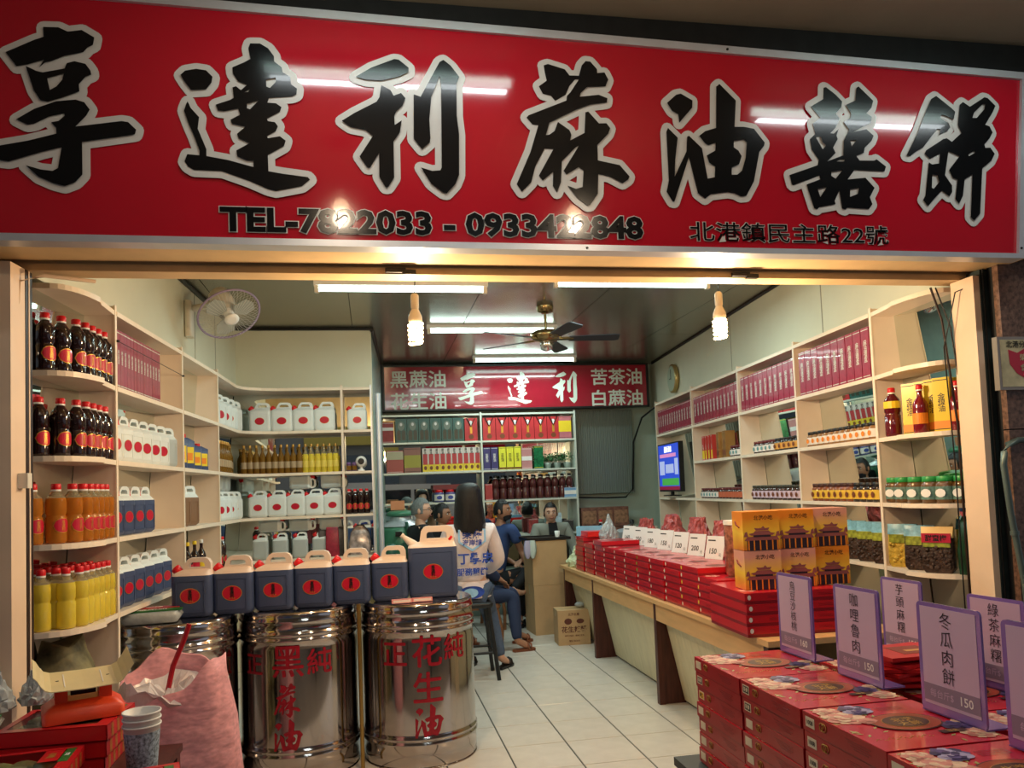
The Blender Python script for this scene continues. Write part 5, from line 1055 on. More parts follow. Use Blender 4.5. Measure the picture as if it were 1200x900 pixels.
# jugs on the drums
bigjar = jug(.212, .225, .145, .094, jugdark, jugtop, red, 2, .054)
JX = [(-.985, 4.63), (-.775, 4.66), (-.560, 4.70), (-.345, 4.72), (-.130, 4.76), (.092, 4.80)]
for i, (x, y) in enumerate(JX):
    r_ = place(bigjar, (x, y, .922), R_(-4)+jit(.03), 'small dark oil jug on the steel drums, %s from left in the row' % ORD[i], 'dark jugs in a row on the drums')
large = jug(.295, .30, .19, .125, jugdark, jugtop, red, 2, .06, spout=True)
place(large, (.352, 4.86, .922), R_(-3), 'largest dark oil jug with pouring spout, right end of the drum row')
pkm = pm('pink_strip', (226, 150, 150), .4, var=.2, scale=40)
for i in range(2):
    b = M(); b.box(-.058,-.012,0,.058,.012,.022, pkm); b.box(-.05,-.0125,.004,.05,-.012,.018, pm('pink_strip_white', (240,225,220), .5)); single('small_packet', b, '%s thin pink carton in front of the jugs on the right drum' % ['left', 'right'][i], 'packet', None, (.150+.118*i, 4.605+.018*i, .924), .08)

# ------------------------------------------------------------------ front table with the large floral boxes
TZ, TTOP = .60, .95
ft = root('front_table', 'low table under the stacks of large floral red boxes', 'table', (1.03, 1.0, 0))
b = M(); b.box(-.02, 0, TZ-.03, 1.35, 1.66, TZ-.002, pm('table_mat', (60,66,66), .6, var=.1)); link('tabletop', b.mesh('tabletop'), ft)
for sx in (0.03, 1.28):
    for sy in (.05, 1.56): b = M(); b.box(sx, sy, 0, sx+.05, sy+.05, TZ-.03, darkst); link('leg', b.mesh('leg'), ft)
pet1, pet2, pet3, petd = pm('peony_cream', (232,196,168), .45, var=.12, scale=60), pm('peony_pink', (214,140,128), .45, var=.15, scale=60), pm('peony_violet', (88,72,128), .45, var=.2, scale=60), pm('peony_dark', (52,44,90), .45)
leafg = pm('leaf_gold', (176,168,100), .4); ringc = pm('oval_ring', (168,70,44), .35, var=.1); ovald = pm('oval_dark2', (74,40,36), .35, var=.2, scale=40); goldt = pm('gold_text', (208,168,84), .3, .5)
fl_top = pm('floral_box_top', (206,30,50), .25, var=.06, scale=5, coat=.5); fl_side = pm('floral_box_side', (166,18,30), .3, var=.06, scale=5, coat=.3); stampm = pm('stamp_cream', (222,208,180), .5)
def flower(b, cx, cy, r_, z, cols, seed):
    rnd = random.Random(seed)
    for ring, (n, rr, pr) in enumerate([(9, .80, .40), (8, .52, .34), (6, .26, .26)]):
        for k in range(n):
            a = 2*PI*k/n+ring*.4+rnd.uniform(-.15, .15); px, py = cx+r_*rr*math.cos(a), cy+r_*rr*math.sin(a); q = r_*pr*rnd.uniform(.85, 1.15); zz = z+.00012*(ring*10+k % 3+1)
            b.add([(px+q*(1+.12*math.cos(5*t+k))*math.cos(t), py+q*(1+.12*math.cos(5*t+k))*math.sin(t), zz) for t in [j*PI/5 for j in range(10)]], [tuple(range(10))], cols[(ring+k) % len(cols)])
def floral_kind(W, D, H, stamp):
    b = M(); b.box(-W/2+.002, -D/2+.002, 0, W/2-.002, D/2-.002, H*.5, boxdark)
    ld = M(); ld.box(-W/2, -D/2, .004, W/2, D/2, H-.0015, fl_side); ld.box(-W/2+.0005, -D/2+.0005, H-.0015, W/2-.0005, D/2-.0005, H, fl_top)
    p = M(); z = H+.0004
    # leafy gold lace behind the flowers
    for (cx, cy, n) in ((-W*.27, D*.30, 26), (W*.33, -D*.28, 20), (-W*.38, -D*.0, 14)):
        rnd = random.Random(n)
        for k in range(n):
            a = rnd.uniform(0, 2*PI); rr = rnd.uniform(.03, .085); x, y = max(-W/2+.012, min(W/2-.012, cx+rr*math.cos(a))), max(-D/2+.012, min(D/2-.012, cy+rr*math.sin(a))); a2 = rnd.uniform(0, PI); l = .011
            p.add([(x+l*math.cos(a2), y+l*math.sin(a2), z+.00002*k), (x-.004*math.sin(a2), y+.004*math.cos(a2), z+.00002*k), (x-l*math.cos(a2), y-l*math.sin(a2), z+.00002*k), (x+.004*math.sin(a2), y-.004*math.cos(a2), z+.00002*k)], [(0,1,2,3)], leafg)
    flower(p, -W*.33, D*.22, .046, z+.0007, [pet1, pet2], 1); flower(p, -W*.36, D*.38, .030, z+.0012, [pet2, pet1], 2); flower(p, -W*.13, D*.36, .036, z+.0016, [pet3, petd, pm('peony_pale', (170,160,196), .45)], 3); flower(p, -W*.20, D*.08, .022, z+.002, [pet2], 4)
    flower(p, W*.37, -D*.34, .034, z+.0007, [pet1, pet2], 5); flower(p, W*.33, -D*.17, .030, z+.0012, [pet3, petd], 6); flower(p, W*.43, -D*.10, .018, z+.0016, [pet1], 7)
    def oval(rx, ry, m, dz, cx=.015, cy=.0): p.add([(cx+rx*math.cos(2*PI*k/32), cy+ry*math.sin(2*PI*k/32), z+dz) for k in range(32)], [tuple(range(32))], m)
    oval(.088, .066, ovald, .0020); oval(.084, .062, ringc, .0024); oval(.058, .044, goldt, .0028); oval(.056, .042, ovald, .0032)
    p.text('北港', .030, goldt, flat(.015, .013, z+.0036), .01); p.text('大餅', .030, goldt, flat(.015, -.017, z+.0036), .01)
    p.box(W*.12, -D*.30, z+.0020, W*.33, -D*.24, z+.0024, ovald); p.text('禮盒', .015, goldt, flat(W*.22, -D*.27, z+.0028), .01)
    for i in range(3): p.text('喜慶囍餅送禮自用', .0095, boxdark, flat(W*.16, D*.36-.011*i, z+.001), 0)
    for k in range(24): p.box(-W*.42+k*.006, -D*.30+.006*math.sin(k*1.3), z, -W*.42+k*.006+.003, -D*.30+.006*math.sin(k*1.3)+.003, z+.0004, goldt)
    # side print on the -x side
    q = M(); q.T = Matrix.Rotation(-PI/2, 4, 'Z'); y = -W/2-.0006     # local -y of this frame = -x of the box; x' runs along -y
    def sbox(x0, z0, x1, z1, m, d=0): q.box(x0, y-.0002-d, z0, x1, y+.0004, z1, m)
    sbox(-D*.46, H*.30, -D*.34, H*.80, stampm); sbox(-D*.45, H*.36, -D*.35, H*.74, blackink if stamp == 1 else (pm('stamp_yellow', (230,180,40), .4) if stamp == 2 else stampm), .0002)
    if stamp: q.text({1: '特產', 2: '新', 3: '1008'}[stamp], .016, stampm if stamp == 1 else blackink, front(-D*.40, y-.0008, H*.55), .02, width=D*.08)
    for cx in (-D*.24, -D*.21): q.tube([(cx+.010*math.cos(a), y-.0006, H*.62+.010*math.sin(a)) for a in [k*PI/5 for k in range(11)]], .0012, 3, goldt)
    for i in range(4): sbox(D*.05+.01*i, H*(.66-.11*i), D*.34-.01*(i % 2), H*(.70-.11*i), boxdark)
    return kind('floral_cake_box', 'box', [['tray', b, None, None], ['lid', ld, None, None], ['top_print', p, None, None], ['side_print', q, None, None]])
W_, D_, H_ = .315, .335, .0505
fk = [floral_kind(W_, D_, H_, s) for s in (0, 1, 2, 3)]
sty = [2.42, 2.08, 1.735, 1.39, 1.05]; names = ['farthest left', 'second', 'third', 'nearest', 'outermost']
st_pick = [[0,0,0,0,2,1,0], [0,0,0,0,0,1,1], [0,3,0,3,3,3,3], [0,0,0,3,0,3,0], [0]*7]
for i, y in enumerate(sty[:4]):
    for j in range(7):
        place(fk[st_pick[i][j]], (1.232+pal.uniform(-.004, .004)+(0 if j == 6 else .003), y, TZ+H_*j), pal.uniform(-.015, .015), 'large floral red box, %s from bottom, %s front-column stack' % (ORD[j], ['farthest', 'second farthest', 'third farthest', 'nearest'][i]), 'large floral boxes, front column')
for i, y in enumerate([2.42, 2.08, 1.735, 1.39]):
    for j in range(6):
        place(fk[0], (1.70, y, TZ+H_*j), pal.uniform(-.02, .02), 'large floral red box, %s from bottom, %s rear-column stack' % (ORD[j], ['farthest', 'second', 'third', 'nearest'][i]), 'large floral boxes, rear column')
for j in range(9):
    b = M(); b.box(-.13, -.09, 0, .13, .09, .010, pm('red_envelope', (216, 40, 40), .35)); b.box(-.06, -.05, .010, .05, .05, .0108, pm('envelope_brown', (150,60,40), .4)); b.box(-.03,-.02,.0108,.10,.0,.0114, pm('envelope_gold', (230,170,90), .35))
    single('red_packet', b, 'flat red packet in the heap behind the purple signs, %s from the bottom' % ORD[j], 'packet', 'flat red packets', (1.63+pal.uniform(-.03, .03), 2.22+pal.uniform(-.05, .05), TZ+6*H_+.002+.0118*j), pal.uniform(-.6, .6))
# purple acrylic signs
pur = pm('acrylic_purple', (140, 112, 190), .15, trans=.15, coat=.5); lil = pm('sign_lilac', (206, 180, 206), .5); gry = pm('sign_grey_band', (146, 128, 150), .5); inkc = pm('sign_ink', (40, 30, 44), .5)
def psign(txt, price, x, y, z, rz, label, w_=.205, h=.272):
    r_ = root('price_sign', label, 'sign', (x, y, z), rz)
    b = M(); b.loft([[(px, py, 0) for px, py in ((-w_/2, .0), (w_/2, .0), (w_/2, .07), (-w_/2, .07))], [(px, py, .004) for px, py in ((-w_/2, .0), (w_/2, .0), (w_/2, .07), (-w_/2, .07))]], pur, smooth=False); link('foot', b.mesh('foot'), r_)
    b = M(); R2 = .012; pts = [(a, c) for a, c, _ in rrect(w_, h, R2, 0, 0, h/2)]
    b.prism(pts, 0, .006, pur, lambda u, v, d: (u, d, v)); link('frame', b.mesh('frame'), r_)
    b = M(); b.box(-w_/2+.013, -.0012, .022, w_/2-.013, 0, h-.010, lil); b.box(-w_/2+.013, -.0018, .030, w_/2-.013, -.001, .072, gry)
    link('paper', b.mesh('paper'), r_); 
    b = M(); n = len(txt)
    if n: 
        for k, ch in enumerate(txt): b.text(ch, .034 if n > 4 else .042, inkc, front(-.004, -.0024, h-.038-(h-.138)*(k/(n-1))), -.004)
    b.text('每台斤$', .022, lil, front(-.030, -.0024, .051), .0); b.text(price, .030, whiteink, front(.050, -.0024, .051), .012); link('lettering', b.mesh('lettering'), r_)
SX0 = TTOP+.005
for txt, pr, x, y, rz, lb in [('烏豆沙核桃', '160', 1.385, 2.46, -R_(88), 'farthest purple price sign in the front column, five characters down'),
                              ('咖哩魯肉', '150', 1.377, 2.104, -R_(88), 'purple price sign for curry braised pork cakes, second in the front column'),
                              ('冬瓜肉餅', '150', 1.362, 1.712, -R_(88), 'purple price sign for winter melon cakes, third in the front column'),
                              ('綠豆椪', '150', 1.345, 1.415, -R_(86), 'nearest purple price sign, cut by the right edge of the picture')]:
    psign(txt, pr, x, y, TZ+7*H_+.003, rz, lb)
for txt, pr, x, y, lb in [('芋頭麻糬', '150', 1.85, 2.55, 'rear purple price sign for taro mochi, left one of the two behind'), ('綠茶麻糬', '150', 1.80, 2.06, 'rear purple price sign for green tea mochi, right one of the two behind')]:
    psign(txt, pr, x, y, TZ+6*H_+.003, -R_(87), lb)

# ------------------------------------------------------------------ street-side left corner: sack, scale, boxes, bowls
lt = root('side_table', 'low table at the left holding windowed red boxes and the scale', 'table', (-1.2, 2.75, 0))
b = M(); b.box(-.75, -.35, .60, .455, .51, .625, wood); link('tabletop', b.mesh('tabletop'), lt)
for sx in (-.7, .40):
    for sy in (-.3, .44): b = M(); b.box(sx, sy, 0, sx+.05, sy+.05, .60, wood); link('leg', b.mesh('leg'), lt)
wred = pm('window_box_red', (206, 30, 36), .3, coat=.3); cook = pm('wrapped_cakes', (150, 146, 96), .5, var=.35, scale=25, bump=.5, bscale=25); gtag = pm('green_tag', (40, 110, 50), .4)
def window_box(w_, d, h, txt='名產'):
    b = M(); t = .022
    b.box(-w_/2,-d/2,0,w_/2,-d/2+.004,h,wred); b.box(-w_/2,d/2-.004,0,w_/2,d/2,h,wred); b.box(-w_/2,-d/2,0,-w_/2+.004,d/2,h,wred); b.box(w_/2-.004,-d/2,0,w_/2,d/2,h,wred); b.box(-w_/2,-d/2,0,w_/2,d/2,.004,wred)
    b.box(-w_/2,-d/2,h-.003,w_/2,-d/2+t*1.6,h,wred); b.box(-w_/2,d/2-t,h-.003,w_/2,d/2,h,wred); b.box(-w_/2,-d/2+t*1.6,h-.003,-w_/2+t,d/2-t,h,wred); b.box(w_/2-t*2,-d/2+t*1.6,h-.003,w_/2,d/2-t,h,wred)
    c = M()
    for i in range(4):
        for j in range(2): c.sphere((-w_*.33+w_*.19*i, -d*.16+d*.36*j, h*.5), .045, cook, 10, 6, 1, 1, .45)
    g = M(); g.box(-w_/2+t, -d/2+t*1.6, h-.0025, w_/2-t*2, d/2-t, h-.0015, glassc)
    p = M(); p.box(w_*.20, d*.0, h+.0002, w_*.36, d*.40, h+.001, wred); p.box(w_*.37, -d*.05, h+.0002, w_*.45, d*.42, h+.001, gtag); p.text(vert('名產'), .03, goldt, flat(w_*.28, d*.2, h+.0016), .02); p.text(vert('特級'), .016, whiteink, flat(w_*.41, d*.2, h+.0016), .01)
    for i in range(4):
        for j in range(2): 
            s_ = Matrix.Translation((w_/2+.001, -d*.33+d*.2*i, h*(.3+.4*j))) @ Matrix.Rotation(PI/2,4,'Z') @ Matrix.Rotation(PI/2,4,'X'); p.text('囍', .026, goldt, s_, .01)
    return kind('window_cake_box', 'box', [['carton', b, None, None], ['cakes', c, None, None], ['window', g, None, None], ['print', p, None, None]])
wk = window_box(.36, .30, .055)
z0 = .626
for j in range(3): place(wk, (-1.12+.01*j, 3.12, z0+.056*j), .04-.03*j, 'windowed red cake box under the scale, %s from the bottom' % ORD[j], 'windowed red boxes under the scale')
for j in range(2): place(wk, (-1.17+.02*j, 2.78, z0+.056*j), .12, 'windowed red cake box in the nearer left stack, %s from the bottom' % ORD[j], 'nearer windowed red boxes')
place(wk, (-.80, 2.66, z0), .25, 'windowed red cake box nearest the white bowls')
gp = M(); gp.loft([rrect(.26,.20,.03,0), rrect(.30,.24,.04,.03), rrect(.26,.20,.03,.055)], clearbag); gp2 = M(); gp2.box(-.14,-.06,.056,.15,.02,.062, gtag); gp2.text('無添加', .05, whiteink, flat(0,-.02,.0635), .02)
gpk = kind('wrapped_packet', 'packet', [['wrap', gp, None, None], ['label', gp2, None, None]])
place(gpk, (-1.50, 3.16, .626+.112), .25, 'clear wrapped packet with green label at the left edge')
gp3 = M(); gp3.box(-.15,.03,.056,.13,.11,.064, wred); gp3.text('麵線', .045, whiteink, flat(0,.07,.0655), .02)
gpk2 = kind('wrapped_packet', 'packet', [['wrap', gp, None, None], ['label', gp2, None, None], ['red_label', gp3, None, None]])
place(gpk2, (-1.17, 4.50, .925), .12, 'clear wrapped packet with green and red labels on the left drum')
for i, (x, y, z, s) in enumerate([(-1.42, 3.28, .80, 1.0), (-1.55, 3.0, .68, 1.1), (-1.30, 3.36, .80, .8)]):
    single('clear_bag', crumple(.09*s, .08*s, .15*s, clearbag, 30+i, .25), 'crumpled clear plastic bag at the far left, %s' % ['behind the green packet', 'lowest', 'beside the scale'][i], 'bag', 'clear bags at far left', (x, y, z))
# kitchen scale
sc_ = root('kitchen_scale', 'orange kitchen scale with a cream curled metal tray', 'scale', (-1.055, 3.13, .626+.170), R_(22)); orr = pm('scale_orange', (232, 74, 34), .35)
b = M(); b.loft([rrect(.26,.20,.02,0), rrect(.26,.20,.02,.035), rrect(.20,.14,.02,.06), rrect(.12,.10,.02,.066)], orr); link('body', b.mesh('body'), sc_)
for sx in (-.07, .07): b = M(); b.box(sx-.02,-.05,.055,sx+.02,.05,.115, orr); link('post', b.mesh('post'), sc_)
b = M(); b.box(-.11,-.06,.113,.11,.06,.122, orr); link('platform', b.mesh('platform'), sc_)
tm_ = pm('tray_cream', (226, 208, 160), .35, var=.05); secs = []
for x, z in [(-.20,.185), (-.185,.172), (-.17,.150), (-.155,.135), (-.13,.127), (0,.124), (.13,.127), (.155,.137), (.175,.158), (.20,.190)]:
    secs.append([(x*.78,-.115,z-.012), (x*.78,.105,z+.016), (x*.78,.105,z+.019), (x*.78,-.115,z-.009)])
b = M(); b.loft(secs, tm_, smooth=False); link('tray', b.mesh('tray'), sc_)
for sx in (-.06, .06):
    b = M(); b.hexa([(sx-.0015,-.075,.119),(sx+.0015,-.075,.119),(sx+.0015,.065,.137),(sx-.0015,.065,.137),(sx-.0015,-.075,.1235),(sx+.0015,-.075,.1235),(sx+.0015,.065,.1415),(sx-.0015,.065,.1415)], whiteink); b.lathe([(.006,-.004),(.006,.0045)], 10, blackm, sx*1.35, .0, .128); link('tray_mark', b.mesh('tray_mark'), sc_)
b = M(); b.tube([(-.04,-.02,.09),(.04,-.02,.09)], .012, 8, darkst); link('spring_bar', b.mesh('spring_bar'), sc_)
# stacked paper bowls
papb = pm('bowl_white', (226, 224, 220), .4); bprint = pm('bowl_print', (140, 156, 172), .5, var=.75, scale=110)
for j in range(3):
    r_ = root('paper_bowl', 'white paper bowl with blue print, %s in the nested stack' % ['lowest', 'middle', 'top'][j], 'bowl', (-.815, 2.98, .627+.022*j), 0, 'nested paper bowls')
    b = M(); b.lathe([(.048,0),(.060,.150),(.064,.152),(.064,.158),(.059,.158),(.045,.006)], 32, papb); b.lathe([(.045,.008),(.0001,.008)], 32, papb); link('bowl', b.mesh('bowl'), r_)
    if j == 0:
        b = M(); b.lathe([(.0495,.012),(.0595,.135)], 32, bprint); link('print_band', b.mesh('print_band'), r_)
# pink woven sack with plastic liner and red scoop
pk_ = pm('pink_woven', (214, 150, 156), .8, var=.2, scale=26, bump=.9, bscale=9, stretch=(1, 1, 2.2))
ps = root('woven_sack', 'large pink woven sack standing open in front of the left drum', 'sack', (-.86, 3.60, 0)); secs = []; n = 48
for i, f in enumerate([0, .02, .1, .25, .4, .55, .7, .82, .92, 1.0]):
    ring = []
    for k in range(n):
        a = 2*PI*k/n; bulge = (.80 if i == 0 else 1.0)*(.95+.16*math.sin(PI*min(1, f*1.15)))
        if f > .8: bulge *= 1-.10*(f-.8)/.2
        fold = 1+.022*math.sin(5*a+f*6)+.016*math.sin(11*a-f*11)+.010*math.sin(19*f+3*a)
        rim = .85+.15*max(0, math.cos(a-R_(-12)))**2+.15*max(0, math.cos(a-R_(105)))**2-.02*max(0, math.cos(a-R_(-125)))**2+.015*math.sin(7*a)
        ring.append((.25*bulge*fold*math.cos(a), .21*bulge*fold*math.sin(a), f*rim*.90+(.02*math.sin(3*a) if 0 < f < 1 else 0)*0))
    secs.append(ring)
inner = [[(x*.97, y*.97, z-.004) for x, y, z in secs[-1]], [(x*.93, y*.93, z-.12) for x, y, z in secs[-1]], [(x*.85, y*.85, .60) for x, y, z in secs[-1]]]
b = M(); b.loft(secs+inner, pk_); link('cloth', b.mesh('cloth'), ps)
b = M(); rnd = random.Random(8); lsec = []
for i, (s_, zz) in enumerate([(.86, .66), (.93, .755), (.88, .79), (.66, .75), (.40, .76), (.1, .70)]):
    lsec.append([(.235*s_*math.cos(2*PI*k/40)*(1+.05*math.sin(6*2*PI*k/40+i)), .195*s_*math.sin(2*PI*k/40)*(1+.06*math.sin(5*2*PI*k/40+i*2)), zz+.03*math.sin(2*PI*k*3/40+i*1.3)+rnd.uniform(-.012, .012)) for k in range(40)])
b.loft(lsec, pm('liner_plastic', (236, 228, 228), .25, trans=.2, bump=.5, bscale=20), smooth=False); link('liner', b.mesh('liner'), ps)
b = M(); b.tube([(-.02,-.05,.70), (.01,-.03,.86), (.055,-.02,.97), (.075,-.015,1.03)], .011, 8, pm('scoop_red', (170, 20, 34), .3)); b.sphere((-.03,-.06,.68), .05, MATS['scoop_red'], 10, 6, 1, .8, .4)
single('scoop', b, 'red handled scoop stuck in the pink sack', 'scoop', None, (-.86, 3.60, 0))
# flour sacks under the curved left unit
sk = pm('printed_sack', (112, 106, 74), .6, var=.8, scale=9, bump=.8, bscale=14)
for i, (s, z, rz) in enumerate([(-.37, .0, .2), (-.13, .0, -.3), (-.36, .30, .1), (-.12, .30, 0), (-.24, .60, .1)]):
    b = sack(.115 if i < 4 else .22, .14, .30 if i < 4 else .34, sk, 'f', 50+i, .6); single('flour_sack', b, 'printed flour sack under the curved left shelves, %s layer, %s' % (['bottom', 'bottom', 'middle', 'middle', 'top'][i], ['street side', 'inner side', 'street side', 'inner side', 'alone'][i]), 'sack', 'flour sacks', LF(s, .15, z), LF.rz+rz)
# ------------------------------------------------------------------ right pillar notice, conduit and cables
nt_ = root('wall_notice', 'framed notice with red shield emblem on the granite pillar', 'notice', (3.01, 3.31, 1.95)); 
b = M(); b.box(-.01,-.012,-.01,.42,.02,.25, pm('clear_frame', (150,140,130), .2, .3)); link('frame', b.mesh('frame'), nt_)
b = M(); b.box(.005,-.014,.005,.40,-.012,.235, pm('notice_foil', (212,196,150), .3, .35, var=.3, scale=14)); b.text('北港分局', .036, blackink, front(.105,-.016,.212), .0, bold=.01)
sh = [(x*.5-.005, z*.55+.005) for x, z in ((.10,.33),(.20,.30),(.29,.34),(.38,.30),(.48,.33),(.47,.20),(.40,.12),(.29,.06),(.18,.12),(.11,.20))]
b.add([(x,-.0155,z) for x, z in sh], [tuple(range(10))], labred); b.text('榮譽', .036, MATS['notice_foil'], front(.14,-.018,.148), .01); b.text('會員', .036, MATS['notice_foil'], front(.14,-.018,.098), .01)
link('print', b.mesh('print'), nt_)
b = M(); pg = pm('pipe_green', (96,112,108), .4, .3); b.tube([(3.10,3.30,0),(3.06,3.30,1.0),(3.01,3.30,1.35),(2.99,3.30,1.58),(2.998,3.30,1.64),(3.02,3.30,1.675),(3.08,3.30,1.695),(4.2,3.30,1.70)], .015, 10, pg)
for z in (1.25, .75): b.lathe([(.020,-.01),(.020,.01)], 10, pg, 3.024 if z > 1 else 3.07, 3.30, z)
single('conduit', b, 'grey-green bent conduit pipe on the granite pillar', 'pipe')
for i, (pts, r_, m_) in enumerate([([(2.93,3.60,2.52),(2.97,3.56,2.3),(3.0,3.55,1.9),(3.01,3.55,1.5),(3.03,3.55,.9),(3.03,3.55,.3)], .004, blackm), ([(2.90,3.60,2.52),(2.955,3.60,2.35),(2.99,3.58,1.8),(2.99,3.58,1.2),(3.0,3.58,.3)], .006, trackm),
                                 ([(3.13,3.43,2.53),(3.03,3.44,2.50),(2.96,3.50,2.47),(2.94,3.58,2.2),(2.975,3.6,1.6),(2.975,3.6,.3)], .0035, blackm)]):
    b = M(); b.tube(pts, r_, 6, m_); single('jamb_cable', b, ['black cable running down the inner right door post', 'brown cable beside the curved right shelves', 'thin black cable looping at the top of the right door post'][i], 'cable')
b = M(); b.tube([(-1.15,3.6,2.515),(-1.30,3.46,2.50),(-1.385,3.435,2.47),(-1.392,3.43,2.2),(-1.398,3.43,1.2),(-1.40,3.43,.2)], .008, 6, jambm); single('jamb_cable', b, 'cream cable clipped down the left door post', 'cable')
b = M(); b.box(-.03,-.03,0,.03,.01,.06, offw); b.box(-.045,-.02,.005,-.03,.01,.055, blackm); single('door_latch', b, 'small cream latch box on the left door post', 'latch', None, (-1.375, 3.44, 1.63))
for i, x in enumerate((.13, 1.78)):
    b = M(); b.box(-.045,-.012,-.02,.045,.02,.0, blackm); b.box(.03,-.01,-.028,.09,.015,-.008, blackm); single('header_clip', b, '%s black clip under the shop header' % ['left', 'right'][i], 'clip', None, (x, 3.485, 2.555))
# arcade lamps on the street side, out of the frame
def arc_bulb(x, y, z, label):
    r_ = root('arcade_bulb', label, 'light', (x, y, z)); b = M(); b.tube([(0,0,.06),(0,0,3.66-z)], .003, 5, blackm); link('cord', b.mesh('cord'), r_)
    b = M(); b.lathe([(.02,.0),(.02,.06)], 12, white); link('lamp_holder', b.mesh('lamp_holder'), r_)
    b = M(); b.sphere((0,0,-.04), .045, pm('arc_glow', (255, 220, 170), emit=12.0), 14, 10); link('bulb', b.mesh('bulb'), r_)
    l = bpy.data.lights.new('arcade_light', 'POINT'); l.energy = ARC_BULB_W; l.color = (1, .78, .55); l.shadow_soft_size = .05; o = bpy.data.objects.new('arcade_light', l); o.location = (x, y, z-.12); COL.objects.link(o)
arc_bulb(-.134, 1.73, 3.30, 'warm bulb hanging in the arcade left of the camera')
arc_bulb(1.285, 1.73, 3.30, 'warm bulb hanging in the arcade right of the camera')
for i, (x, y) in enumerate([(.15, 2.58), (2.75, 2.42), (1.2, -.6)]):
    r_ = root('arcade_tube', 'fluorescent tube under the arcade ceiling, %s' % ['above the middle of the sign', 'near the pillar', 'behind the camera'][i], 'light', (x, y, 3.66)); b = M(); b.box(-.62,-.04,-.04,.62,.04,0, white); link('housing', b.mesh('housing'), r_)
    b = M(); b.tube([(-.6,0,-.06),(.6,0,-.06)], .016, 10, tubem); link('tube', b.mesh('tube'), r_)
    area('arcade_tube_light', (x, y, 3.56), 1.15, .05, ARC_TUBE_W, (.9, .97, 1.0))

# ------------------------------------------------------------------ green grinding machine in the back left corner
gm_ = root('grinding_machine', 'green drum-shaped grinding machine with lidded top in the back left corner', 'machine', (.30, 8.75, 0)); gpaint = pm('machine_green', (70, 130, 100), .3, var=.12, coat=.3); gdark = pm('machine_dark_green', (44, 92, 78), .35)
b = M(); b.lathe([(.26,0),(.26,.05),(.20,.06),(.20,.84),(.24,.86)], 28, gdark); link('base', b.mesh('base'), gm_)
b = M(); b.lathe([(.24,.86),(.25,.90),(.25,1.16),(.22,1.20)], 28, gpaint); link('bowl', b.mesh('bowl'), gm_)
b = M(); b.lathe([(.235,1.20),(.22,1.225),(.12,1.26),(.12,1.30)], 28, alum); link('lid', b.mesh('lid'), gm_)
b = M(); b.lathe([(.05,1.30),(.15,1.31),(.16,1.34),(.12,1.365),(.03,1.375)], 24, gpaint); link('hopper', b.mesh('hopper'), gm_)
b = M(); b.tube([(.05,-.26,1.25),(.07,-.27,1.05)], .018, 8, gdark); b.box(.0,-.30,.86,.13,-.25,1.03, gdark); link('chute', b.mesh('chute'), gm_)
b = M(); b.box(-.07,-.27,1.10,.0,-.248,1.15, blackm); link('switch', b.mesh('switch'), gm_)
b = M(); b.box(-.075,-.05,0,.075,.05,.10, pm('orange_tin', (214,140,100), .4)); single('tin_box', b, 'small orange tin box on top of the green machine', 'tin', None, (.27, 8.75, 1.376))
b = M(); b.tube([(0,0,0),(0,0,1.0)], .05, 14, gdark); b.lathe([(.06,.98),(.06,1.05),(.03,1.07)], 14, gdark, .0, .0); b.tube([(0,0,.92),(.0,-.12,.92)], .025, 8, gdark); single('green_pump', b, 'slim green pump standing left of the grinding machine', 'pump', None, (.16, 7.75, 0))
b = M(); b.tube([(.075,7.44,0),(.075,7.44,2.5)], .025, 10, alum); single('steel_post', b, 'shiny steel post at the end of the left partition', 'post')

# ------------------------------------------------------------------ people
def skinmesh(nodes, edges, sub=2):
    """nodes: name -> (x, y, z, rx, ry); first node is the root"""
    names = list(nodes); idx = {n: i for i, n in enumerate(names)}
    me = bpy.data.meshes.new('sk'); me.from_pydata([nodes[n][:3] for n in names], [(idx[a], idx[c]) for a, c in edges], [])
    o = bpy.data.objects.new('sk', me); COL.objects.link(o)
    md = o.modifiers.new('s', 'SKIN'); md.use_smooth_shade = True
    sv = me.skin_vertices[0].data
    for i, n in enumerate(names): sv[i].radius = nodes[n][3:5]; sv[i].use_root = (i == 0)
    m2 = o.modifiers.new('u', 'SUBSURF'); m2.levels = sub; m2.render_levels = sub
    out = bpy.data.meshes.new_from_object(o.evaluated_get(bpy.context.evaluated_depsgraph_get()))
    vs = [tuple(v.co) for v in out.vertices]; fs = [tuple(p.vertices) for p in out.polygons]
    bpy.data.objects.remove(o); bpy.data.meshes.remove(me); bpy.data.meshes.remove(out)
    return vs, fs
def head_geo(T, k=1.0):
    """face looks along local -y; centre of the head at the origin"""
    nu, nv = 40, 28; vs = []; fs = []
    g = lambda a, s_: math.exp(-(a/s_)**2)
    for j in range(nv+1):
        ph = -PI/2+PI*j/nv
        for i in range(nu):
            th = 2*PI*i/nu; x = .076*math.cos(ph)*math.sin(th); y = -.096*math.cos(ph)*math.cos(th); z = .118*math.sin(ph)
            if z < 0: x *= 1-.32*(z/.118)**2; 
            if z < 0 and y > 0: y *= 1-.35*(-z/.118)
            f = max(0, -y/.096)**1.5
            y -= f*(.022*g(x, .013)*g(z+.018, .022)+.010*g(x, .020)*g(z+.058, .012)+.012*g(x, .03)*g(z+.095, .02)+.006*g(abs(x)-.03, .022)*g(z-.028, .012))
            y += f*(.011*g(abs(x)-.030, .015)*g(z-.004, .013)+.004*g(x, .03)*g(z+.075, .006))
            vs.append((x*k, y*k, z*k))
    for j in range(nv):
        for i in range(nu): fs.append((j*nu+i, j*nu+(i+1) % nu, (j+1)*nu+(i+1) % nu, (j+1)*nu+i))
    return [T @ Vector(v) for v in vs], fs
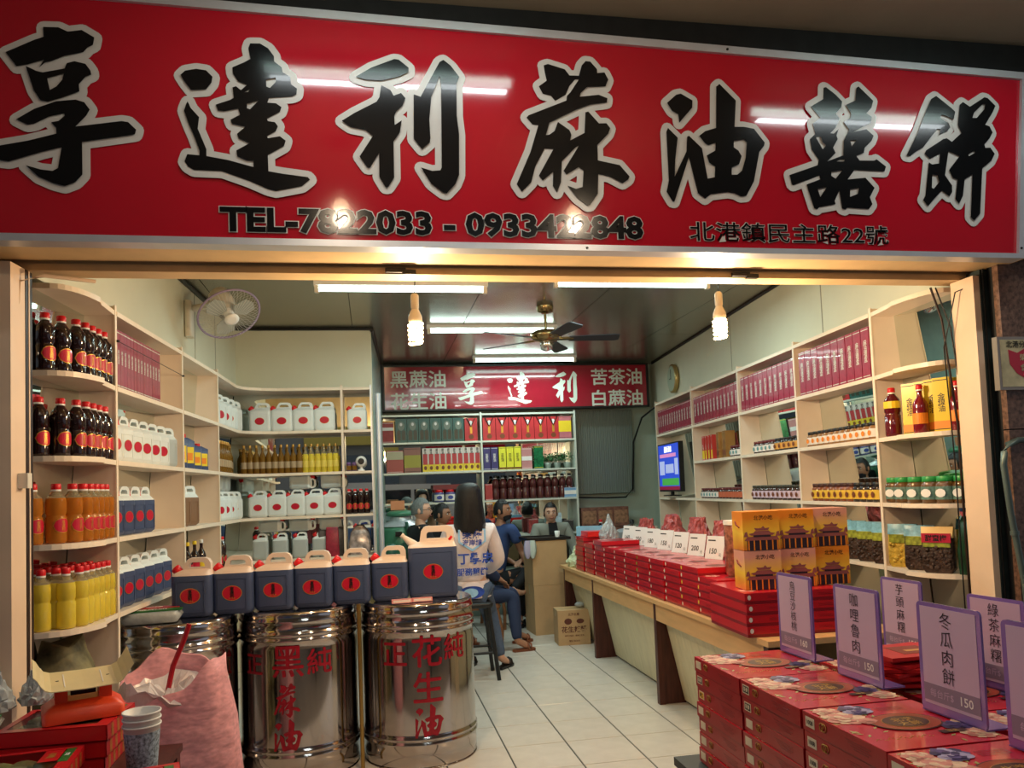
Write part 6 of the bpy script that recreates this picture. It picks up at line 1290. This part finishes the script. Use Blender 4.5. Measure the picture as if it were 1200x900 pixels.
lipm = pm('lips', (150, 84, 76), .5); eyew = pm('eye_white', (226, 222, 216), .3); eyed = pm('eye_dark', (30, 20, 18), .2)
def person(label, J, facing, head, tilt, mats, hair, sleeves='long', extra=None, face=True, hk=1.0, feet='shoe'):
    """J: joints in world space; facing: yaw of the head (0 looks to -y)"""
    sk, shirt, pants, hairc, shoe = mats
    px, py, pz = J['pelvis']; r_ = root('person', label, 'person', (px, py, 0)); Toff = Matrix.Translation((-px, -py, 0))
    N = {}; E = []
    def nd(n, p, a, c=None): N[n] = (p[0]-px, p[1]-py, p[2], a, c or a)
    pel = Vector(J['pelvis']); che = Vector(J['chest']); nk = Vector(J['neck']); hd = Vector(head)
    ax = (Vector(J['shR'])-Vector(J['shL'])).normalized()
    nd('pelvis', pel, .13, .10); nd('waist', pel.lerp(che, .45), .115, .09); nd('chest', che, .135, .10); nd('up', che.lerp(nk, .55), .10, .075); nd('neck', nk, .052); nd('skull', nk.lerp(hd, .6), .05)
    E += [('pelvis','waist'),('waist','chest'),('chest','up'),('up','neck'),('neck','skull')]
    for s_ in 'LR':
        sh, el, ha = Vector(J['sh'+s_]), Vector(J['el'+s_]), Vector(J['ha'+s_]); hp = pel + ax*(.085 if s_ == 'R' else -.085)+Vector((0,0,-.03)); kn, an, to = Vector(J['kn'+s_]), Vector(J['an'+s_]), Vector(J['to'+s_])
        nd('sh'+s_, sh, .056); nd('el'+s_, el, .042); nd('wr'+s_, ha, .028, .024); d = (ha-el).normalized(); pal_ = ha+d*.06; nd('pa'+s_, pal_, .034, .018)
        nd('hp'+s_, hp, .095); nd('kn'+s_, kn, .062); nd('cf'+s_, kn.lerp(an, .35), .056); nd('an'+s_, an, .036); nd('to'+s_, to, .036, .022); nd('mt'+s_, an.lerp(to, .6)+Vector((0,0,-.02 if to.z > .2 else 0)), .038, .03)
        E += [('up','sh'+s_),('sh'+s_,'el'+s_),('el'+s_,'wr'+s_),('wr'+s_,'pa'+s_),('pelvis','hp'+s_),('hp'+s_,'kn'+s_),('kn'+s_,'cf'+s_),('cf'+s_,'an'+s_),('an'+s_,'mt'+s_),('mt'+s_,'to'+s_)]
        side = d.cross(Vector((0,0,1))); side = side.normalized() if side.length > .1 else Vector((1,0,0)); cu = side.cross(d).normalized()*-1
        for q in range(4):
            b0 = pal_+side*(.027-.018*q)+d*.02; L_ = (.060, .072, .068, .052)[q]
            nd('f%d%s' % (q, s_), b0, .0095); nd('g%d%s' % (q, s_), b0+d*L_*.5+cu*.006, .0085); nd('h%d%s' % (q, s_), b0+d*L_*.85+cu*.026, .0075)
            E += [('pa'+s_,'f%d%s' % (q, s_)),('f%d%s' % (q, s_),'g%d%s' % (q, s_)),('g%d%s' % (q, s_),'h%d%s' % (q, s_))]
        b0 = ha+d*.02+side*(.03); nd('t0'+s_, b0+side*.012+d*.012, .010); nd('t1'+s_, b0+side*.024+d*.045, .009); E += [('wr'+s_,'t0'+s_),('t0'+s_,'t1'+s_)]
    vs, fs = skinmesh(N, E); b = M(); b.add(vs, fs, sk, True)
    TH = Matrix.Translation((hd.x-px, hd.y-py, hd.z)) @ Matrix.Rotation(facing, 4, 'Z') @ Matrix.Rotation(tilt, 4, 'X')
    hv, hf = head_geo(TH, hk); b.add(hv, hf, sk, True)
    body = link('body', b.mesh('body'), r_)
    if face:
        b = M(); b.T = TH
        for sx in (-1, 1): b.sphere((sx*.030*hk, -.079*hk, .004*hk), .0125*hk, eyew, 10, 6, 1.25, .6, .62); b.sphere((sx*.030*hk, -.0845*hk, .004*hk), .0062*hk, eyed, 8, 6, 1, .7, 1)
        link('eyes', b.mesh('eyes'), r_)
        b = M(); b.T = TH
        for sx in (-1, 1): b.tube([(sx*.014*hk,-.097*hk,.024*hk),(sx*.032*hk,-.094*hk,.029*hk),(sx*.048*hk,-.080*hk,.022*hk)], .0035*hk, 5, hairc)
        link('eyebrows', b.mesh('eyebrows'), r_)
        b = M(); b.T = TH; b.tube([(-.026*hk,-.088*hk,-.052*hk),(-.012*hk,-.1005*hk,-.057*hk),(.012*hk,-.1005*hk,-.057*hk),(.026*hk,-.088*hk,-.052*hk)], .0045*hk, 6, lipm); link('mouth', b.mesh('mouth'), r_)
    b = M(); b.T = TH
    for sx in (-1, 1): b.sphere((sx*.078*hk, .005*hk, -.008*hk), .030*hk, sk, 10, 6, .35, .6, 1)
    link('ears', b.mesh('ears'), r_)
    # clothes follow the same skeleton, a little wider
    def cloth(name, keep, grow, m, tweak=None):
        n2 = {k: (v[0], v[1], v[2], v[3]+grow, v[4]+grow) for k, v in N.items() if k in keep}
        if tweak: n2.update(tweak(n2))
        e2 = [(a, c) for a, c in E if a in n2 and c in n2]; vs, fs = skinmesh(n2, e2); bb = M(); bb.add(vs, fs, m, True); return link(name, bb.mesh(name), r_)
    tw = None
    top = ['pelvis','waist','chest','up','shL','shR']+(['elL','elR','wrL','wrR'] if sleeves == 'long' else ['slL','slR'])
    if sleeves == 'short':
        for s_ in 'LR':
            a, c = N['sh'+s_], N['el'+s_]; N['sl'+s_] = tuple(a[i]*.35+c[i]*.65 for i in range(3))+(.052, .052); E.append(('sh'+s_, 'sl'+s_))
    up_ = N['up']
    sh_ = cloth('shirt', top, .020, shirt)
    cloth('trousers', ['pelvis','hpL','hpR','knL','knR','cfL','cfR','anL','anR'] if not J.get('short') else ['pelvis','hpL','hpR','knL','knR'], .014, pants)
    if feet == 'shoe':
        for s_ in 'LR':
            a, c = Vector(J['an'+s_])-Vector((px,py,0)), Vector(J['to'+s_])-Vector((px,py,0)); bb = M()
            d = (c-a); d.z = 0; d.normalize(); sd = Vector((-d.y, d.x, 0)); base = min(a.z-.085, c.z-.03)
            out = []
            for z_, g_ in ((0, 1.0), (.022, 1.0)): out.append([tuple(a+d*x+sd*y*g_)[:2]+(base+z_,) for x, y in ((-.055,0),(-.04,.032),(.05,.036),(.12,.046),(.17,.036),(.19,0),(.17,-.036),(.12,-.046),(.05,-.036),(-.04,-.032))])
            bb.loft(out, shoe, smooth=False); st = []
            for x in (.10, .13):
                bb.tube([tuple(a+d*x+sd*y+Vector((0,0,0)))[:2]+(base+z_,) for y, z_ in ((-.044,.015),(-.03,.062),(0,.075),(.03,.062),(.044,.015))], .009, 6, shoe)
            link('sandal', bb.mesh('sandal'), r_)
    # hair
    b = M(); b.T = TH; n = 32
    if hair == 'long':
        secs = []
        for f in range(15):
            t = f/14; z = .138-.42*max(0, t-.14)/.86*1.0 if t > .14 else .138
            rr = [.001, .45, .78][f] if f < 3 else min(1, .9+.035*(f-3)); z = [.150, .145, .128][f] if f < 3 else .105-.36*(f-3)/11
            rx, ry = (.100+.040*t)*rr, (.122+.010*t)*rr; ring = []
            for k in range(n):
                a = 2*PI*k/n; x = rx*math.sin(a)*(1+.02*math.sin(9*a+t*3)); y = -ry*math.cos(a)+.010; 
                if z < .06 and y < -.02: y = -.02-.25*(y+.02)*-1 if False else max(y, -.055+.0*t) 
                ring.append((x*hk, y*hk, (z+(.018*math.sin(11*a)+.012*math.sin(5*a+1) if f == 14 else 0))*hk))
            secs.append(ring)
        b.loft(secs, hairc)
    elif hair == 'short':
        nu, nv = 32, 14; vs = []; fs = []
        for j in range(nv+1):
            ph = PI/2-(PI*.62)*j/nv
            for i in range(nu):
                th = 2*PI*i/nu; frontness = math.cos(th); lim = .52 if frontness > .45 else (.95 if abs(frontness) < .45 else 1.0)
                p2 = PI/2-(PI*.62)*j/nv*(lim); rr = 1.06+.02*math.sin(13*th+j)
                vs.append((.078*rr*math.cos(p2)*math.sin(th)*hk, (-.098*rr*math.cos(p2)*math.cos(th)+.004)*hk, .124*math.sin(p2)*rr*hk))
        for j in range(nv):
            for i in range(nu): fs.append((j*nu+i, j*nu+(i+1) % nu, (j+1)*nu+(i+1) % nu, (j+1)*nu+i))
        b.add(vs, fs, hairc, True)
    link('hair', b.mesh('hair'), r_)
    if extra: extra(r_, TH, Toff)
    return r_
jeans = pm('jeans', (74, 88, 112), .8, var=.15, scale=30); jacketw = pm('jacket_white', (232, 216, 216), .6, var=.04, bump=.5, bscale=9)
blue1 = pm('print_blue', (40, 74, 170), .5); blue2 = pm('print_light_blue', (150, 196, 232), .5); navy = pm('navy_cloth', (36, 48, 78), .8); black_c = pm('black_cloth', (22, 24, 30), .85)
# woman seen from behind on the stool
def wom_extra(r_, TH, Toff):
    dg = bpy.context.evaluated_depsgraph_get()
    # hem and blue swirl band, printed lettering on the jacket back
    y = -.150
    def onback(b, pts, m, k=0): b.add([(x, y-.0012*k-.02*(1-((x)/.22)**2)+.02, z) for x, z in pts], [tuple(range(len(pts)))], m)
    p = M()
    p.add([(.0+x, y-.003, z) for x, z in ((-.11,1.235),(.12,1.235),(.12,1.13),(.005,1.05),(-.11,1.13))], [(0,1,2,3,4)], blue2)
    p.add([(.0+x, y-.004, z) for x, z in ((-.095,1.225),(.105,1.225),(.105,1.135),(.005,1.072),(-.095,1.135))], [(0,1,2,3,4)], jacketw)
    p.text('榮耀', .085, blue1, front(.005, y-.0055, 1.195), .02); p.text('海岸線', .055, blue1, front(.005, y-.0055, 1.125), .02)
    p.text('丁學忠', .10, blue1, front(.03, y-.0055, .995), .03); p.text('服務團隊', .065, blue1, front(.0, y-.0055, .885), .03)
    link('back_print', p.mesh('back_print'), r_)
    hm = M(); hs = []
    for z_, rx_, ry_ in ((.80,.155,.125),(.74,.165,.135),(.665,.172,.145),(.66,.168,.141)): hs.append([(rx_*math.cos(2*PI*k/28)*(1+.02*math.sin(5*2*PI*k/28)), ry_*math.sin(2*PI*k/28)-.01, z_) for k in range(28)])
    hm.loft(hs, jacketw, cap=False); link('jacket_hem', hm.mesh('jacket_hem'), r_)
    q = M(); yy = -.160
    def oval(cx, cz, rx, rz, m, k): q.add([(cx+rx*math.cos(2*PI*i/28), yy-.0012*k+2.6*abs(cx+rx*math.cos(2*PI*i/28))**2, cz+rz*math.sin(2*PI*i/28)) for i in range(28)], [tuple(range(28))], m)
    oval(-.01, .715, .105, .052, blue1, 1); oval(-.02, .712, .06, .038, blue2, 2); link('hem_print', q.mesh('hem_print'), r_)
J = dict(pelvis=(.80,6.66,.72), chest=(.80,6.62,1.06), neck=(.80,6.62,1.325), shL=(.63,6.62,1.22), shR=(.97,6.62,1.22), elL=(.55,6.70,.96), elR=(1.055,6.68,.95), haL=(.62,6.93,.86), haR=(.97,6.93,.84),
         knL=(.72,6.98,.52), knR=(.985,6.96,.50), anL=(.80,6.98,.10), anR=(1.06,6.83,.095), toL=(.84,7.10,.03), toR=(1.14,6.93,.03))
person('person with long black hair in a blue-lettered white jacket, seen from behind', J, PI-.12, (.80,6.615,1.475), 0, (skin, jacketw, jeans, hairm, blackm), 'long', extra=wom_extra, face=False)
stl = root('bar_stool', 'black four-legged stool under the person in the white jacket', 'stool', (.80, 6.62, 0)); stk = pm('stool_black', (26, 28, 32), .4)
b = M(); b.loft([rrect(.30,.30,.03,.585), rrect(.32,.32,.04,.60), rrect(.32,.32,.04,.62), rrect(.29,.29,.03,.63)], stk); link('seat', b.mesh('seat'), stl)
for sx in (-1,1):
    for sy in (-1,1): b = M(); b.tube([(sx*.12,sy*.12,.59),(sx*.18,sy*.18,0)], .017, 8, stk); link('leg', b.mesh('leg'), stl)
for (a, c) in (((-1,-1),(1,-1)),((1,-1),(1,1)),((1,1),(-1,1)),((-1,1),(-1,-1))): b = M(); b.tube([(a[0]*.155,a[1]*.155,.22),(c[0]*.155,c[1]*.155,.22)], .011, 6, stk); link('stretcher', b.mesh('stretcher'), stl)
# man in blue polo, one bare foot crossed over his knee
polo = pm('polo_blue', (52, 74, 124), .8, var=.1)
def polo_extra(r_, TH, Toff):
    b = M(); b.T = TH; b.loft([[(x*s_, y, z) for x, y, z in ((-.05,-.075,-.055),(0,-.115,-.05),(.05,-.075,-.055),(.06,-.03,-.07),(.0,-.03,-.08),(-.06,-.03,-.07))] for s_ in (1,)] + [[(x*.9, y, z-.045) for x, y, z in ((-.05,-.07,-.055),(0,-.10,-.05),(.05,-.07,-.055),(.06,-.03,-.07),(.0,-.03,-.08),(-.06,-.03,-.07))]], black_c); link('face_mask', b.mesh('face_mask'), r_)
J = dict(pelvis=(1.36,8.95,.55), chest=(1.42,8.93,.88), neck=(1.44,8.90,1.20), shL=(1.33,9.08,1.07), shR=(1.55,8.76,1.07), elL=(1.42,9.12,.80), elR=(1.66,8.86,.84), haL=(1.60,9.0,.70), haR=(1.70,8.75,.68),
         knL=(1.72,9.05,.50), knR=(1.70,8.78,.62), anL=(1.70,9.08,.10), anR=(1.50,8.62,.44), toL=(1.86,9.08,.03), toR=(1.62,8.50,.43))
J['shL'], J['shR'] = (1.33,9.06,1.12), (1.54,8.78,1.12)
person('person in a blue polo shirt seated with one bare foot crossed over the knee', J, R_(58), (1.455,8.87,1.315), -.05, (skin2, polo, black_c, hairm, blackm), 'short', 'short', polo_extra, feet='bare')
# chair of bent wood beneath him
def chair(x, y, rz, label):
    c_ = root('chair', label, 'chair', (x, y, 0), rz); wd = pm('bent_wood', (120, 80, 52), .4, var=.2)
    b = M(); b.loft([rrect(.42,.42,.08,.41), rrect(.44,.44,.09,.43), rrect(.40,.40,.08,.455)], wd); link('seat', b.mesh('seat'), c_)
    for sx in (-1,1):
        b = M(); b.tube([(sx*.17,-.17,.42),(sx*.20,-.21,.2),(sx*.19,-.20,0)], .02, 8, wd); link('leg', b.mesh('leg'), c_)
        b = M(); b.tube([(sx*.17,.19,.9),(sx*.19,.19,.45),(sx*.19,.23,0)], .02, 8, wd); link('leg', b.mesh('leg'), c_)
    b = M(); b.tube([(-.17,.19,.9),(-.10,.20,.98),(.10,.20,.98),(.17,.19,.9)], .02, 8, wd); b.tube([(-.18,.19,.7),(.18,.19,.7)], .015, 6, wd); link('back', b.mesh('back'), c_)
    for k in (-1,0,1): b = M(); b.tube([(k*.08,.19,.44),(k*.08,.195,.97)], .009, 6, wd); link('spindle', b.mesh('spindle'), c_)
chair(1.33, 8.98, R_(60), 'bentwood chair under the person in the blue polo')
b = M(); b.loft([[(x*1.0, y, 0) for x, y in ((-.13,0),(-.11,.04),(.05,.05),(.13,.04),(.14,0),(.13,-.04),(.05,-.05),(-.11,-.035))], [(x, y, .025) for x, y in ((-.13,0),(-.11,.04),(.05,.05),(.13,.04),(.14,0),(.13,-.04),(.05,-.05),(-.11,-.035))]], blackm); b.tube([(.04,.045,.02),(.07,.0,.07),(.04,-.045,.02)], .012, 6, blackm)
single('flip_flop', b, 'empty black flip-flop on the floor below the bare foot', 'flip-flop', None, (1.60, 8.82, .002), .4)
# smiling man behind the cartons
greyj = pm('jacket_grey', (128, 132, 124), .8, var=.06); 
def smile_extra(r_, TH, Toff):
    b = M(); b.loft([[(-.05,-.105,1.14),(.05,-.105,1.14),(.05,-.09,1.15),(-.05,-.09,1.15)],[(-.055,-.142,1.05),(.055,-.142,1.05),(.05,-.10,1.05),(-.05,-.10,1.05)],[(-.045,-.160,.90),(.045,-.160,.90),(.04,-.10,.90),(-.04,-.10,.90)]], black_c, smooth=False); link('undershirt', b.mesh('undershirt'), r_)
J = dict(pelvis=(2.07,9.12,.55), chest=(2.07,9.10,.93), neck=(2.065,9.08,1.15), shL=(2.24,9.08,1.085), shR=(1.89,9.08,1.085), elL=(2.33,8.98,.80), elR=(1.80,8.98,.80), haL=(2.28,8.80,.76), haR=(1.66,8.85,.74),
         knL=(2.2,8.82,.50), knR=(1.75,8.86,.50), anL=(2.2,8.85,.10), anR=(1.62,8.90,.10), toL=(2.2,8.72,.03), toR=(1.60,8.78,.03))
person('person in a grey jacket over a black shirt smiling behind the tall cartons', J, R_(-8), (2.06,9.055,1.255), -.03, (skin, greyj, black_c, hairm, blackm), 'short', extra=smile_extra)
chair(2.07, 9.14, PI*0, 'bentwood chair behind the cartons under the smiling person')
# grey haired man and the dark haired one behind the large jug
greyh = pm('grey_hair', (104, 108, 108), .6, var=.3, scale=60)
def glasses(r_, TH, Toff):
    b = M(); b.T = TH
    for sx in (-1,1): b.tube([(sx*.032+.02*math.cos(a), -.106, .004+.016*math.sin(a)) for a in [k*PI/6 for k in range(13)]], .0018, 4, darkst); b.tube([(sx*.052,-.104,.006),(sx*.085,.0,.006)], .002, 4, darkst)
    link('glasses', b.mesh('glasses'), r_)
J = dict(pelvis=(.44,8.10,.55), chest=(.46,8.10,.92), neck=(.475,8.12,1.26), shL=(.40,8.27,1.18), shR=(.50,7.95,1.18), elL=(.50,8.36,.86), elR=(.62,7.92,.86), haL=(.70,8.32,.76), haR=(.80,7.98,.78),
         knL=(.84,8.2,.50), knR=(.84,8.0,.50), anL=(.84,8.22,.10), anR=(.84,7.98,.10), toL=(1.0,8.22,.03), toR=(1.0,7.98,.03))
person('person with short grey hair and glasses in a dark shirt, behind the large jug', J, R_(72), (.49,8.11,1.375), .0, (skin, black_c, navy, greyh, brownp), 'short', extra=glasses)
J = dict(pelvis=(.76,8.95,.55), chest=(.76,8.95,.88), neck=(.77,8.95,1.19), shL=(.60,8.95,1.10), shR=(.92,8.95,1.10), elL=(.56,8.90,.8), elR=(.97,8.90,.8), haL=(.62,8.70,.72), haR=(.9,8.70,.72),
         knL=(.68,8.6,.50), knR=(.86,8.6,.50), anL=(.68,8.6,.10), anR=(.86,8.6,.10), toL=(.68,8.48,.03), toR=(.86,8.48,.03))
person('person with dark hair half hidden behind the grey-haired one', J, R_(60), (.775,8.93,1.30), .0, (skin2, black_c, black_c, hairm, blackm), 'short')
# seated person hidden behind the white jacket: trousers and brown sandals show
J = dict(pelvis=(.98,7.72,.55), chest=(.96,7.70,.86), neck=(.97,7.70,1.10), shL=(.98,7.86,1.02), shR=(.98,7.54,1.02), elL=(1.05,7.90,.80), elR=(1.05,7.56,.80), haL=(1.2,7.82,.68), haR=(1.2,7.64,.68),
         knL=(1.36,7.84,.52), knR=(1.32,7.62,.52), anL=(1.40,7.92,.10), anR=(1.33,7.50,.10), toL=(1.54,7.97,.03), toR=(1.46,7.53,.03))
person('person in dark trousers and brown sandals, mostly hidden behind the white jacket', J, R_(90), (.98,7.70,1.25), .0, (skin2, navy, navy, hairm, brownp), 'short')
chair(.98, 7.74, R_(90), 'bentwood chair of the person in brown sandals'); chair(.40, 8.12, R_(90), 'bentwood chair of the grey-haired person'); chair(.76, 8.98, 0, 'bentwood chair of the half hidden dark-haired person')

# ------------------------------------------------------------------ the street behind the camera, seen in the mirrors
b = M(); b.box(-12, -10.2, 0, 14, -10, 6, pm('opposite_wall', (150, 146, 138), .8, var=.1, scale=1)); ow = struct('wall_opposite', b)
for i in range(6):
    b = M(); x = -10+4*i; b.box(x, -9.99, 0, x+3, -9.9, 2.8, pm('opposite_shutter', (96, 104, 112), .5, .2, var=.3, stretch=(1,1,12))); link('shutter', b.mesh('shutter'), ow)
    b = M(); b.box(x, -9.9, 3.1, x+3, -9.7, 4.0, [signred, pm('shop_sign_blue', (60,90,150), .4), pm('shop_sign_yellow', (210,180,80), .4)][i % 3]); link('shop_sign', b.mesh('shop_sign'), ow)
b = M(); b.box(-12, -10, -.08, 14, -4, -.02, pm('asphalt', (70, 70, 72), .85, var=.15)); struct('road', b)
vn = root('van', 'white van with blue and pink swoosh parked across the street, seen in mirrors', 'van', (1.2, -6.2, -.02)); vw = pm('van_white', (226, 228, 230), .25, coat=.5)
b = M(); prof = [(-2.2,.35),(2.1,.35),(2.25,.6),(2.2,1.05),(1.75,1.2),(1.25,1.85),(-2.05,1.9),(-2.2,1.7)]; b.prism(prof, -.8, .8, vw, lambda a, c, d: (a, d, c)); link('body', b.mesh('body'), vn)
for x in (-1.5, 1.4):
    for y in (-.78, .78): b = M(); b.T = Matrix.Translation((x, y, .32)) @ Matrix.Rotation(PI/2,4,'X'); b.lathe([(.2,-.09),(.32,-.08),(.32,.08),(.2,.09)], 20, blackm); link('wheel', b.mesh('wheel'), vn)
for x0, x1 in ((-1.9,-1.0),(-.9,0),(.1,1.1)):
    b = M(); b.box(x0, .8, 1.2, x1, .81, 1.7, pm('car_glass', (40,46,54), .05, coat=1)); link('window', b.mesh('window'), vn)
b = M(); b.tube([(-2,.815,.7),(-1,.815,.95),(0,.815,1.0),(1.2,.815,.85)], .05, 6, blue1); b.tube([(-1.8,.82,.6),(-.8,.82,.8),(.4,.82,.8)], .03, 6, pm('swoosh_pink', (200,70,150), .4)); link('swoosh', b.mesh('swoosh'), vn)
